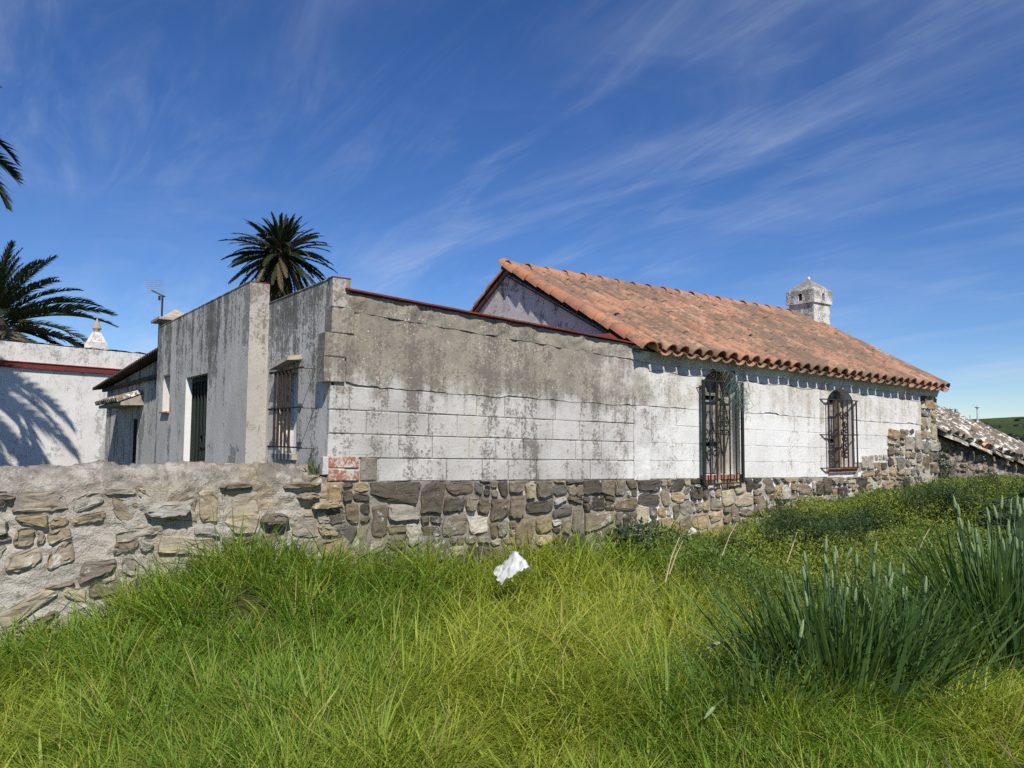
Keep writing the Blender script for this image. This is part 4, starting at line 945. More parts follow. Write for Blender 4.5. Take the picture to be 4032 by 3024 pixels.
cells = rubble(0.5, WL - 0.1, 0.0, 1.22, 0.16, 0.31, rs, 1.55, 0.016, 0.12, 0.06, 0.40, 9.0)
cells = [P for P in cells if rs.random() < (0.97 if sum(p[0] for p in P) / len(P) < 3.6 else 0.85) and max(p[1] for p in P) < 1.235]
lay_stones(body, cells, fb, rs, WALLS, (-0.012, 0.015), 0.013)
# slabs poking out of the crumbling end, near the annexe
for (s, t, w_, h_, pr) in [(4.62, 1.10, 0.10, 0.035, 0.06), (4.55, 1.19, 0.14, 0.03, 0.05), (4.35, 0.93, 0.12, 0.05, 0.07), (4.78, 1.02, 0.13, 0.04, 0.06), (3.55, 1.04, 0.17, 0.07, 0.09), (4.05, 1.20, 0.13, 0.025, 0.03), (2.5, 1.17, 0.10, 0.03, 0.03), (4.66, 1.22, 0.07, 0.05, 0.08)]:
    P = [(s - w_, t - h_ * 0.6), (s - w_ * 0.2, t - h_), (s + w_ * 0.8, t - h_ * 0.7), (s + w_, t + h_ * 0.3), (s + w_ * 0.3, t + h_), (s - w_ * 0.7, t + h_ * 0.7)]
    lay_stones(body, [P], fb, rs, WALLS, (pr, pr + 0.01), 0.016, depth=0.10)

# ------------------------------------------------------------------ old stone shed at the far end
shed = uv_thing('stone_shed', (END + 0.05, 0.0, 0.0), 'low dry stone shed with sagging lichen-covered tile roof behind the farmhouse corner', 'shed')
S0, S1 = END + 0.03, 17.5
sz = lambda u: 1.70 - 0.158 * (u - 10.66)
rs = random.Random(41)
sb = lumpy_panel('shed_wall', fac(0.06), S0, S1, lambda s: 0.2, lambda s: sz(s) - 0.04, 0.06, 0.03, 4.0, 'mortar_grey', shed, 8.0)
cells = clip_top(rubble(S0 + 0.01, 15.6, 0.3, 1.70, 0.15, 0.28, rs, 1.4, 0.012, 0.06, 0.055), lambda u: sz(u) - 0.06)
lay_stones(sb, cells, fac(0.045), rs, SHEDS, (0.0, 0.05), 0.012)
SLP = 0.58; SR = 1.75
sroof = MB(); rz = lambda u, v: sz(u) + SLP * (v + 0.1)
n = 24
for i in range(n):
    a, b = S0 + (S1 - S0) * i / n, S0 + (S1 - S0) * (i + 1) / n
    sroof.add([(a, -0.06, rz(a, -0.06)), (b, -0.06, rz(b, -0.06)), (b, SR, rz(b, SR)), (a, SR, rz(a, SR))], [(0, 1, 2, 3)])
    sroof.add([(a, SR, rz(a, SR)), (b, SR, rz(b, SR)), (b, 4.0, rz(b, SR) - 1.1), (a, 4.0, rz(a, SR) - 1.1)], [(0, 1, 2, 3)])
sroof.add([(S1, -0.0, 0.2), (S1, -0.0, rz(S1, 0)), (S1, SR, rz(S1, SR)), (S1, 4.0, rz(S1, SR) - 1.1), (S1, 4.0, 0.2)], [(0, 1, 2, 3, 4)])
sro = sroof.build('shed_roof', M['mortar_grey'], shed)
old_me = barrel_mesh('old_tile', 0.44, 0.105, 0.08, 0.018, math.pi * 0.95, 6); old_me.materials.append(M['old_tile'])
shb = base_of(shed); k = 0
for c in range(29):
    for r in range(6):
        U = S0 + 0.10 + c * 0.215 + rs.uniform(-0.03, 0.03); V = -0.13 + r * 0.315 + rs.uniform(-0.03, 0.03)
        if U > S1: continue
        o = bpy.data.objects.new('roof_tile', old_me); col.objects.link(o); o.parent = sro
        tl = Matrix((Vector((0, math.cos(math.atan(SLP)), math.sin(math.atan(SLP)))), Vector((-1, 0, 0.158)).normalized(), Vector((0.137, -math.sin(math.atan(SLP)), math.cos(math.atan(SLP)))).normalized())).transposed().to_4x4()
        o.matrix_local = Matrix.Translation(Vector((U, V, rz(U, V) + rs.uniform(0.0, 0.03))) - shb) @ tl @ Matrix.Rotation(R(rs.uniform(-14, 14)), 4, 'Z') @ Matrix.Rotation(R(rs.uniform(-16, 16)), 4, 'X') @ Matrix.Rotation(R(rs.uniform(-10, 3)), 4, 'Y')
# big lichen-covered slabs along its eave
for (u0, L, dz) in [(10.68, 0.42, 0.0), (11.02, 0.36, -0.01), (11.42, 0.40, 0.0), (11.85, 0.40, -0.02), (12.3, 0.34, 0.0), (12.75, 0.4, -0.01), (13.25, 0.4, 0.0), (13.7, 0.35, 0), (14.1, 0.4, -0.02)]:
    mb = MB(); j = lambda s: rs.uniform(-s, s)
    z = lambda u: sz(u) - 0.075 + dz
    a, b = u0, u0 + L
    mb.add([(a, -0.17 + j(0.03), z(a) - 0.01), (b, -0.16 + j(0.04), z(b) - 0.02), (b + j(0.03), 0.15, z(b) + 0.10), (a + j(0.03), 0.15, z(a) + 0.11), (a + j(0.04), -0.15 + j(0.03), z(a) + 0.055), (b + j(0.04), -0.14 + j(0.03), z(b) + 0.05), (b, 0.15, z(b) + 0.17), (a, 0.15, z(a) + 0.17)],
           [(0, 3, 2, 1), (4, 5, 6, 7), (0, 1, 5, 4), (1, 2, 6, 5), (2, 3, 7, 6), (3, 0, 4, 7)]); mb.build('eave_slab', M['lichen_slab'], sro)

# ------------------------------------------------------------------ television antenna, far masts
def at(x, y, Y):
    """a world point at depth Y on the sight line of a photo point (x, y in 2212 x 1659); used only to set things out"""
    F_ = 1661.; m = cam_o.matrix_world.to_3x3(); d = m @ Vector(((x - 1106) / F_, -(y - 829.5) / F_, -1)); return Vector((0, 0, 1.6)) + d * (Y / d.y)
AY = 15.6; p0 = at(351, 640, AY); an = tag(empty('television_antenna', (p0.x, p0.y, 2.58), R(36)), 'television antenna with wire grid reflector on thin dark mast above the annexe roof', 'antenna')
hm = p0.z - 2.58
MB().bar((0, 0, 0), (0, 0, hm), 0.020, 8).build('mast', M['rust_iron'], an)
mb = MB(); pw, ph_, lean_ = 0.36, 0.27, 0.10
ex = Vector((0.82, 0.57, 0)).normalized()
def gp(a, b): return Vector((-0.11, 0.0, hm + 0.06)) + Vector((0.80, -0.60, 0)) * (a * pw / 1.0) * 0.97 + Vector((-0.22, 0.165, 1)).normalized() * (b * ph_)
for i in range(5): mb.tube([gp(-0.5 + i / 4, 0), gp(-0.5 + i / 4, 1)], 0.004, 4)
for j in range(7): mb.tube([gp(-0.5, j / 6), gp(0.5, j / 6)], 0.004, 4)
mb.build('grid_reflector', M['galvanised'], an)
mb = MB(); bdir = Vector((-0.60, -0.55, 0.12)).normalized() * 0.34
mb.tube([Vector((0.05, 0.04, hm + 0.005)), Vector((0, 0, hm + 0.01)) + bdir], 0.018, 5)
for i in range(5):
    c_ = Vector((0, 0, hm + 0.01)) + bdir * (0.25 + 0.17 * i); sd = Vector((0.55, -0.60, 0)).normalized() * (0.07 - 0.008 * i)
    mb.tube([c_ - sd + Vector((0, 0, 0.02)), c_, c_ + sd + Vector((0, 0, -0.03))], 0.006, 4)
mb.build('boom', M['antenna_green'], an)
MB().box((-0.09, -0.09, hm - 0.10), (-0.05, -0.05, hm - 0.01)).build('amplifier', M['rust_iron'], an)

for (x, yt, yb, Y, kind, lab) in [(2053, 881, 912, 280, 0, 'slim white mast with flat round head rising behind the shed roof'), (2065, 884, 915, 280, 1, 'thicker grey telecom mast hung with antenna panels behind the shed roof'),
                                  (2094, 896, 910, 330, 2, 'faint thin lattice mast far away on the hill slope'), (2110, 877, 908, 290, 0, 'white mast with flat head standing on the hill crest')]:
    p = at(x, yt, Y); q = at(x + 2, yb + 6, Y); H = p.z - q.z
    mo = tag(empty('antenna_mast', (q.x, q.y, q.z)), lab, 'mast', 'masts on the far hill')
    if kind == 0:
        MB().tube([(0, 0, 0), (0, 0, H)], 0.26, 8, lambda t: 1.15 - 0.4 * t).build('pole', M['mast_grey'], mo)
        MB().lathe([(0.2, 0), (0.75, 0.25), (0.85, 0.45), (0.4, 0.55), (0.15, 1.1)], (0, 0, H - 0.9), 10).build('head', M['mast_grey'], mo)
    elif kind == 1:
        MB().tube([(0, 0, 0), (0, 0, H)], 0.28, 8).build('pole', M['mast_grey'], mo)
        mb = MB()
        for a in range(3):
            dx, dy = 0.45 * math.cos(a * 2.1), 0.45 * math.sin(a * 2.1); mb.box((dx - 0.2, dy - 0.2, H - 1.2), (dx + 0.2, dy + 0.2, H + 0.2)); mb.box((dx - 0.16, dy - 0.16, H - 3.6), (dx + 0.16, dy + 0.16, H - 2.7))
        mb.build('antenna_panels', M['mast_grey'], mo)
    else:
        mb = MB()
        for a in range(3): mb.tube([(0.3 * math.cos(a * 2.1), 0.3 * math.sin(a * 2.1), 0), (0.08 * math.cos(a * 2.1), 0.08 * math.sin(a * 2.1), H)], 0.06, 4)
        mb.build('lattice', M['mast_grey'], mo)
        MB().tube([(-0.5, 0, H * 0.85), (0.5, 0, H * 0.85)], 0.05, 4).build('crossarm', M['mast_grey'], mo)

# ------------------------------------------------------------------ palms
def frond_mesh(name, L, bend, wide, nl, curl=0.0, seed=0):
    r = random.Random(seed); V = []; F = []
    pts = []; x = z = 0.0; n = 26
    for i in range(n + 1):
        t = i / n; pts.append((x, z)); a = -bend * t ** 1.5; x += L / n * math.cos(a); z += L / n * math.sin(a)
    def P(t):
        k = min(int(t * n), n - 1); f = t * n - k; return Vector((pts[k][0] + (pts[k + 1][0] - pts[k][0]) * f, 0, pts[k][1] + (pts[k + 1][1] - pts[k][1]) * f)), Vector((pts[k + 1][0] - pts[k][0], 0, pts[k + 1][1] - pts[k][1])).normalized()
    for i in range(n + 1):                          # rachis
        p = Vector((pts[i][0], 0, pts[i][1])); rr = 0.035 * (1 - 0.9 * i / n) * L / 3.5
        V += [(p.x, -rr, p.z), (p.x, rr, p.z), (p.x, 0, p.z + rr)]
    for i in range(n):
        for a in range(3): b = (a + 1) % 3; F.append((i * 3 + a, i * 3 + b, i * 3 + 3 + b, i * 3 + 3 + a))
    for s in (-1, 1):
        for i in range(nl):
            t = 0.10 + 0.90 * (i + r.random() * 0.7) / nl; p, d = P(min(t, 0.999)); up = Vector((-d.z, 0, d.x))
            ll = wide * (0.35 + 0.65 * math.sin(math.pi * min(1, t * 0.85 + 0.12)) ** 0.7) * (1 if t < 0.9 else 1 - 3.5 * (t - 0.9)) * r.uniform(0.85, 1.1)
            fa = R(r.uniform(36, 52) + 14 * t); dirv = (d * math.sin(fa) * 1.1 + Vector((0, s, 0)) * math.cos(fa) + up * r.uniform(0.15, 0.5)).normalized()
            wv = d * (0.034 * L / 3.5 + 0.008); dr = up * (-0.10 * ll) if True else 0
            m = p + dirv * ll * 0.55; e = p + dirv * ll + Vector((0, 0, -0.16 * ll)); k = len(V)
            V += [tuple(p - wv), tuple(p + wv), tuple(m + wv * 0.8), tuple(m - wv * 0.8), tuple(e)]
            F += [(k, k + 1, k + 2, k + 3), (k + 3, k + 2, k + 4)]
    me = MB().add(V, F).mesh(name); me.materials.append(M['frond_leaf']); return me
def palm(loc, trunk_h, r_trunk, L, nf, label, seed, wide, elmin=-55, elmax=82, brown=0.25, meshes=None, keep=None):
    r = random.Random(seed); x, y, z0 = loc
    t = tag(empty('palm_tree', (x, y, z0)), label, 'palm tree', 'palm trees around the farm')
    prof = []; nr = int(trunk_h / 0.11)
    for i in range(nr):
        q = i / nr; rr = r_trunk * (1.12 - 0.16 * q) * (1 + 0.05 * (i % 2)) * r.uniform(0.97, 1.03); prof.append((rr, q * trunk_h))
    MB().lathe(prof, (0, 0, 0), 14).build('trunk', M['palm_trunk'], t)
    boss = [(r_trunk * 0.95, -L * 0.16), (r_trunk * 1.35, -L * 0.10), (r_trunk * 1.55, -L * 0.02), (r_trunk * 1.3, L * 0.06), (r_trunk * 0.5, L * 0.12)]
    cr = MB().lathe(boss, (0, 0, trunk_h), 12).build('crown', M['palm_trunk'], t)
    for i in range(nf):
        q = (i + 0.5) / nf; el = elmin + (elmax - elmin) * (1 - q) ** 1.15 + r.uniform(-7, 7); az = i * 137.508 + r.uniform(-9, 9)
        if keep and not keep(az % 360, el): continue
        me = meshes[0 if el > 45 else (1 if el > 0 else 2)] if r.random() < 0.75 else r.choice(meshes)
        o = bpy.data.objects.new('frond', me); col.objects.link(o); o.parent = cr
        s = r.uniform(0.86, 1.08) * (1.0 - 0.30 * min(1, max(0, (el - 15) / 50)))
        o.matrix_local = Matrix.Translation((0, 0, trunk_h + L * 0.02 * r.uniform(-1, 1))) @ Matrix.Rotation(R(az), 4, 'Z') @ Matrix.Rotation(R(-el), 4, 'Y') @ Matrix.Translation((r_trunk * 0.8, 0, 0)) @ Matrix.Rotation(R(r.uniform(-35, 35)), 4, 'X') @ Matrix.Scale(s, 4)
        b = r.random() < (brown if el < 25 else brown * 0.25); k = r.uniform(0.75, 1.25)
        o.color = ((0.145 * k, 0.112 * k, 0.064 * k, 1) if b else (0.034 * k, 0.046 * k, 0.018 * k, 1))
    return t
gz = lambda x, y: float(ground(x, y))
m1 = [frond_mesh('frond', 2.85, 0.45, 0.33, 90, seed=1), frond_mesh('frond', 2.85, 0.75, 0.34, 90, seed=2), frond_mesh('frond', 2.9, 0.60, 0.33, 90, seed=3)]
palm((-12.84, 42.0, 0.2), 11.35, 0.40, 3.0, 150, 'tall palm with bushy round crown rising behind the grey annexe walls', 2, 0.3, -60, 86, 0.36, m1)
m2 = [frond_mesh('frond', 3.7, 0.45, 0.52, 72, seed=4), frond_mesh('frond', 3.7, 0.80, 0.55, 72, seed=5), frond_mesh('frond', 3.7, 0.70, 0.5, 72, seed=6)]
palm((-17.9, 26.0, 0.2), 5.0, 0.45, 3.7, 80, 'shorter palm spreading long fronds just behind the whitewashed building', 5, 0.5, -35, 80, 0.10, m2)
m3 = [frond_mesh('frond', 2.6, 0.8, 0.46, 84, seed=7), frond_mesh('frond', 3.3, 1.35, 0.48, 84, seed=8), frond_mesh('frond', 4.2, 1.9, 0.46, 110, seed=9)]
palm((-12.08, 12.6, gz(-12.08, 12.6)), 6.5, 0.42, 3.2, 74, 'nearest palm with only drooping frond tips showing at the left picture edge', 8, 0.5, -38, 75, 0.15, m3)

# ------------------------------------------------------------------ vegetation
wnorm = Vector((wdir.y, -wdir.x, 0))                 # out of the boundary wall, towards the field
def open_field(x, y, m=0.03):
    U = (x - ORG.x) * UX.x + (y - ORG.y) * UX.y; Vv = (x - ORG.x) * VX.x + (y - ORG.y) * VX.y
    s = (x - A0.x) * wdir.x + (y - A0.y) * wdir.y; d = (x - A0.x) * wnorm.x + (y - A0.y) * wnorm.y
    a = np.where(U > -0.12, Vv < -m, True) & np.where(s < WL + 0.05, d > HT + 0.03 + m, True)
    return a & np.where(U > S0, Vv < -0.05 - m, True)
def blades(px_, py_, pz_, h, wdt, phi, lean, bend, seed, ts=(0.0, 0.36, 0.70, 1.0)):
    n = len(px_); r = np.random.default_rng(seed)
    dx, dy = np.cos(phi), np.sin(phi); yaw = phi + np.pi / 2 + r.normal(0, 0.7, n); sx, sy = np.cos(yaw), np.sin(yaw)
    L = []
    for t in ts:
        hor = h * (lean * t + bend * t * t); up = h * (t - 0.42 * bend * t * t * np.minimum(1.6, bend + 0.4)) * np.sqrt(np.clip(1 - 0.35 * lean ** 2, 0.3, 1))
        cx, cy, cz = px_ + dx * hor, py_ + dy * hor, pz_ + up
        if t < 1:
            ww = wdt * (1 - 0.75 * t ** 1.6) * 0.5
            L += [np.stack([cx - sx * ww, cy - sy * ww, cz], 1), np.stack([cx + sx * ww, cy + sy * ww, cz], 1)]
        else: L += [np.stack([cx, cy, cz], 1)]
    V = np.stack(L, 1); k = V.shape[1]; V = V.reshape(-1, 3); b = (np.arange(n) * k)[:, None]
    T = []
    for i in range(len(ts) - 2): T += [[2 * i, 2 * i + 1, 2 * i + 3], [2 * i, 2 * i + 3, 2 * i + 2]]
    T.append([2 * (len(ts) - 2), 2 * (len(ts) - 2) + 1, 2 * (len(ts) - 2) + 2])
    F = (b[:, None, :] + np.array(T)[None, :, :]).reshape(-1, 3)
    return V, F, k
def lerp3(a, b, t): return np.asarray(a)[None, :] * (1 - t[:, None]) + np.asarray(b)[None, :] * t[:, None]
def lush(x, y):
    """0 = low leafy undergrowth, 1 = long grass"""
    return 1 - sstep(0.8, 2.4, x - 0.10 * (y - 6)) * sstep(5.6, 6.8, y + 0.25 * (vnoise(x * 1.5, y * 1.5, 21) - 0.5) * 2)
def make_grass(n, seed):
    r = np.random.default_rng(seed)
    q = r.random(n); y0, y1 = 2.05, 13.0; pw = -0.55
    y = ((y1 ** pw - y0 ** pw) * q + y0 ** pw) ** (1 / pw)
    x = (r.random(n) * 2 - 1) * (0.80 * y + 0.8)
    # tufts: most blades gather round tuft centres and splay out from them
    k = r.random(n) < 0.80; cs = 0.17
    cxi, cyi = np.floor(x / cs), np.floor(y / cs); hx_ = vnoise(cxi * 7.13, cyi * 3.71, 31); hy_ = vnoise(cxi * 5.3, cyi * 9.1, 32)
    tx, ty = (cxi + hx_) * cs, (cyi + hy_) * cs; sp_ = r.normal(0, 0.028, (n, 2))
    x = np.where(k, tx + sp_[:, 0], x); y = np.where(k, ty + sp_[:, 1], y)
    splay = np.arctan2(sp_[:, 1], sp_[:, 0]); off = np.hypot(sp_[:, 0], sp_[:, 1]) / 0.05
    okk = open_field(x, y); k, splay, off, cxi, cyi = k[okk], splay[okk], off[okk], cxi[okk], cyi[okk]
    ok = open_field(x, y); x, y = x[ok], y[ok]; n = len(x)
    big = vnoise(x * 0.9, y * 0.9, 11); mid = vnoise(x * 2.3, y * 2.3, 12); tuf = vnoise(cxi * 3.3, cyi * 5.7, 13); tuc = vnoise(cxi * 6.1, cyi * 2.9, 23)
    lu = lush(x, y)
    h = (0.09 + 0.14 * big + 0.13 * mid + 0.25 * tuf ** 1.6) * r.uniform(0.5, 1.2, n) * (0.62 + 0.38 * lu)
    h *= 1 - 0.40 * sstep(4.8, 2.4, y)
    Vv = (x - ORG.x) * VX.x + (y - ORG.y) * VX.y; dw = (x - A0.x) * wnorm.x + (y - A0.y) * wnorm.y
    h *= 1 + 0.45 * np.exp(-(np.minimum(np.abs(Vv), np.where(x < -1.2, np.abs(dw - HT), 9)) / 0.5) ** 2) * sstep(-3.0, -2.0, x)
    phi = 2 * np.pi * (vnoise(x * 0.55, y * 0.55, 14) * 1.6 + 0.35 * vnoise(x * 1.9, y * 1.9, 15)) + r.normal(0, 1.25, n) + 0.6
    phi = np.where(k & (r.random(n) < 0.72), splay + r.normal(0, 0.5, n), phi)
    lean = np.where(k, 0.30 * np.clip(off, 0, 1.6), 0.05) + np.abs(r.normal(0.10, 0.14, n)) + 0.34 * vnoise(x * 0.8, y * 0.8, 16) ** 2; bend = np.clip(r.normal(0.50, 0.34, n) + 0.45 * vnoise(x * 0.8, y * 0.8, 17) ** 2, 0, 1.2)
    wd_ = r.uniform(0.0045, 0.0110, n) * np.where(r.random(n) < 0.05, 2.0, 1.0) * (1 + 0.09 * np.clip(y - 4, 0, 6))
    V, F, kk = blades(x, y, ground(x, y) - 0.01, h, wd_, phi, lean, bend, seed + 1)
    yel = np.clip(sstep(0.42, 0.75, vnoise(x * 0.75 + 3, y * 0.75, 18)) * 0.75 + 0.30 * (vnoise(x * 3, y * 3, 19) - 0.35) + 0.7 * (tuc - 0.24) + r.normal(0, 0.13, n), 0, 1)
    c = lerp3((0.180, 0.295, 0.038), (0.375, 0.415, 0.054), yel)
    dk = r.random(n) < 0.25; c[dk] *= np.array([0.62, 0.75, 0.8])
    st = r.random(n) < 0.06; c[st] = np.array([0.40, 0.33, 0.12]) * r.uniform(0.6, 1.2, (st.sum(), 1))
    yl = r.random(n) < 0.05; c[yl] = np.array([0.34, 0.32, 0.045]) * r.uniform(0.7, 1.1, (yl.sum(), 1))
    c *= r.uniform(0.8, 1.2, (n, 1)) * (0.55 + 0.45 * lu + 0.1)[:, None] ** 0.35
    return V, F, np.repeat(c, kk, 0)
V, F, C = make_grass(240000, 51)
tag(np_mesh('grass', V, F, M['grass_blade'], None, C), 'long unmown yellow-green grass filling the field before the house', 'grass', None, 'stuff')

def leaf_cloud(P, D, L, Wd, colr, r):
    """pointed leaves: base P, direction D (unit), length L, width Wd -> kite of two triangles, folded"""
    n = len(P); S = np.cross(D, r.normal(0, 1, (n, 3))); S /= np.linalg.norm(S, axis=1)[:, None] + 1e-9; Nn = np.cross(D, S)
    m = P + D * (L * 0.45)[:, None]; V = np.stack([P, m + S * (Wd / 2)[:, None] + Nn * (Wd * 0.2)[:, None], P + D * L[:, None] - Nn * (L * 0.12)[:, None], m - S * (Wd / 2)[:, None] + Nn * (Wd * 0.2)[:, None]], 1).reshape(-1, 3)
    b = (np.arange(n) * 4)[:, None, None]; F = (b + np.array([[0, 1, 2], [0, 2, 3]])[None]).reshape(-1, 3)
    return V, F, np.repeat(colr, 4, 0)
# low leafy undergrowth where the grass thins towards the house
r = np.random.default_rng(71); n = 150000
y = 5.4 + (13 - 5.4) * r.random(n) ** 0.9; x = r.uniform(0.4, 1, n) * 0 + (r.random(n) * (0.72 * y + 1.0) - 0.2)
ok = open_field(x, y, 0.02) & (r.random(n) > lush(x, y) * 0.96); x, y = x[ok], y[ok]; n = len(x)
top = (0.14 + 0.36 * vnoise(x * 1.6, y * 1.6, 72) * vnoise(x * 0.7, y * 0.7, 73) * 1.6); Vn = (x - ORG.x) * VX.x + (y - ORG.y) * VX.y; top = top * (0.55 + 0.45 * sstep(0.25, 1.2, -Vn)); zz_ = ground(x, y) + top * r.random(n) ** 0.45
D = np.stack([r.normal(0, 0.6, n), r.normal(0, 0.6, n), r.uniform(0.0, 1.0, n)], 1); D /= np.linalg.norm(D, axis=1)[:, None]
yl = np.clip(vnoise(x * 1.1, y * 1.1, 74) * 1.3 - 0.15 + r.normal(0, 0.15, n), 0, 1)
c = lerp3((0.105, 0.180, 0.036), (0.250, 0.290, 0.045), yl) * r.uniform(0.7, 1.25, (n, 1))
V, F, C = leaf_cloud(np.stack([x, y, zz_], 1), D, r.uniform(0.022, 0.055, n), r.uniform(0.008, 0.018, n), c, r)
tag(np_mesh('undergrowth', V, F, M['leaf'], None, C), 'low leafy green undergrowth spreading below the farmhouse wall', 'undergrowth', None, 'stuff')

def bush(name, label, cat, centre, rad, n, col_a, col_b, seed, leaf=(0.03, 0.07), wid=(0.010, 0.022), group=None, up=0.4, flowers=None, stems=14):
    r = np.random.default_rng(seed); rr = random.Random(seed); x0, y0 = centre[:2]; z0 = gz(x0, y0)
    t = tag(empty(name, (x0, y0, z0)), label, cat, group)
    mb = MB(); tips = []
    for i in range(stems):
        a = rr.uniform(0, 2 * math.pi); q = rr.random() ** 0.6; tip = Vector((rad[0] * q * math.cos(a), rad[1] * q * math.sin(a), rad[2] * rr.uniform(0.6, 1.05) * (1 - 0.35 * q))); base = Vector((tip.x * 0.35, tip.y * 0.35, -0.03))
        midp = (base + tip) / 2 + Vector((rr.uniform(-.03, .03), rr.uniform(-.03, .03), 0.06)); mb.tube([base, midp, tip], 0.004, 4, lambda t_: 1 - 0.6 * t_); tips.append((base, midp, tip))
    so_ = mb.build('stem', M['green_stem'], t)
    k = r.integers(0, len(tips), n); q = r.random(n) ** 0.55
    B = np.array([[*b] for b, m, e in tips])[k]; Mi = np.array([[*m] for b, m, e in tips])[k]; E_ = np.array([[*e] for b, m, e in tips])[k]
    P = (1 - q)[:, None] ** 2 * B + (2 * q * (1 - q))[:, None] * Mi + (q ** 2)[:, None] * E_; P += r.normal(0, 0.025 + 0.16 * min(rad[:2]) * 0.6, (n, 3)) * np.array([1, 1, 0.6]); P[:, 2] = np.abs(P[:, 2])
    D = np.stack([r.normal(0, 0.7, n), r.normal(0, 0.7, n), r.normal(up, 0.4, n)], 1); D /= np.linalg.norm(D, axis=1)[:, None]
    c = lerp3(col_a, col_b, r.random(n)) * r.uniform(0.75, 1.2, (n, 1))
    V, F, C = leaf_cloud(P, D, r.uniform(*leaf, n), r.uniform(*wid, n), c, r)
    tag(np_mesh('foliage', V, F, M['leaf'], t, C), kind='stuff')
    if flowers:
        fc, nf, fs = flowers
        for i in range(nf):
            b, m, e = rr.choice(tips); p = e + Vector((rr.gauss(0, 0.04), rr.gauss(0, 0.04), rr.uniform(-0.10, 0.02))); mbf = MB()
            for j in range(5):
                a = j * 1.2566 + rr.random(); d = Vector((math.cos(a), math.sin(a), 0.25)); s = Vector((-math.sin(a), math.cos(a), 0))
                mbf.add([p, p + d * fs * 0.6 + s * fs * 0.35, p + d * fs, p + d * fs * 0.6 - s * fs * 0.35], [(0, 1, 2, 3)])
            mbf.build('flower', M[fc], t)
    return t
simple('green_stem', (0.06, 0.09, 0.03), 0.7); simple('flower_violet', (0.20, 0.16, 0.38), 0.7); simple('flower_yellow', (0.65, 0.50, 0.03), 0.7)
G1, G2 = (0.045, 0.085, 0.030), (0.090, 0.140, 0.048)
for (cx_, cy_, rad, n, seed, lab) in [
    (3.15, 8.35, (0.62, 0.42, 0.56), 5600, 81, 'broad dark green feathery weed clump below the second barred window'),
    (4.0, 9.0, (0.5, 0.4, 0.50), 3900, 82, 'dark feathery weed clump just under the brick sill of the far window'),
    (5.15, 9.6, (0.75, 0.5, 0.66), 7500, 83, 'large bushy green weed clump at the foot of the broken stone quoin'),
    (6.4, 10.4, (0.6, 0.45, 0.62), 4800, 84, 'bushy weed clump with yellow flowers before the stone shed wall'),
    (2.35, 8.15, (0.35, 0.3, 0.30), 1900, 85, 'small low weed clump in front of the pale stones under the first barred window')]:
    bush('weed_clump', lab, 'weed', (cx_, cy_), rad, n, G1, G2, seed, (0.03, 0.075), (0.006, 0.013), 'weed clumps along the farmhouse wall', 0.55, ('flower_yellow', 9, 0.022) if seed in (83, 84) else None, 26)
bush('borage_plant', 'bristly plant with violet flowers growing against the plinth near the building joint', 'plant', (1.30, 8.02), (0.30, 0.18, 0.46), 900, (0.035, 0.060, 0.030), (0.075, 0.11, 0.06), 91, (0.05, 0.10), (0.018, 0.036), None, 0.3, ('flower_violet', 46, 0.024), 12)
bush('borage_plant', 'smaller violet flowered plant to the right of the taller one by the plinth', 'plant', (1.72, 8.30), (0.22, 0.16, 0.30), 480, (0.040, 0.065, 0.032), (0.08, 0.11, 0.06), 92, (0.045, 0.09), (0.016, 0.032), None, 0.3, ('flower_violet', 22, 0.022), 8)
bush('leafy_sprig', 'single leafy sprig standing against the white wall between the barred windows', 'plant', (3.38, 9.68), (0.10, 0.08, 0.62), 150, (0.05, 0.08, 0.035), (0.09, 0.13, 0.06), 93, (0.03, 0.06), (0.014, 0.028), None, 0.4, None, 4)
bush('wall_fern', 'dark weed hanging from the joint between farmhouse corner and shed', 'plant', (W(10.64, -0.10, 0).x, W(10.64, -0.10, 0).y), (0.12, 0.09, 0.95), 500, (0.018, 0.035, 0.014), (0.04, 0.06, 0.022), 94, (0.03, 0.07), (0.008, 0.016), None, -0.2, None, 7)
# mallow with broad lobed leaves
r = random.Random(95)
def mallow(centre, rad, n, label, seed):
    r = random.Random(seed); x0, y0 = centre; t = tag(empty('mallow_plant', (x0, y0, gz(x0, y0))), label, 'plant', 'mallow plants by the shed')
    V, F, C = [], [], []; mb = MB()
    for i in range(n):
        a = r.uniform(0, 6.28); q = r.random() ** 0.5; p = Vector((rad[0] * q * math.cos(a), rad[1] * q * math.sin(a), rad[2] * (0.15 + 0.85 * r.random() ** 0.6) * (1.1 - 0.5 * q)))
        base = Vector((p.x * 0.45, p.y * 0.45, p.z * 0.3)); mb.tube([base, (base + p) / 2 + Vector((0, 0, 0.03)), p], 0.0022, 3)
        nrm = Vector((r.gauss(0, 0.5), r.gauss(-0.35, 0.5), 1)).normalized(); ax_ = nrm.cross(Vector((r.random(), 1, 0.2))).normalized(); ay_ = nrm.cross(ax_); R0 = r.uniform(0.030, 0.062); k = len(V); V.append(tuple(p))
        m = 20
        for j in range(m):
            an = 2 * math.pi * j / m; rr = R0 * (0.72 + 0.28 * math.cos(5 * an)) * (0.45 if j == m // 2 else 1); V.append(tuple(p + ax_ * rr * math.cos(an) + ay_ * rr * math.sin(an) + nrm * (0.25 * rr * (1 + 0.5 * math.cos(10 * an)) * 0.6)))
        for j in range(m): F.append((k, k + 1 + j, k + 1 + (j + 1) % m))
        kk = r.uniform(0.7, 1.3); C += [(0.050 * kk, 0.085 * kk, 0.036 * kk)] * (m + 1)
    mb.build('stem', M['green_stem'], t)
    tag(np_mesh('foliage', np.array(V), np.array(F), M['leaf'], t, np.array(C)), kind='stuff')
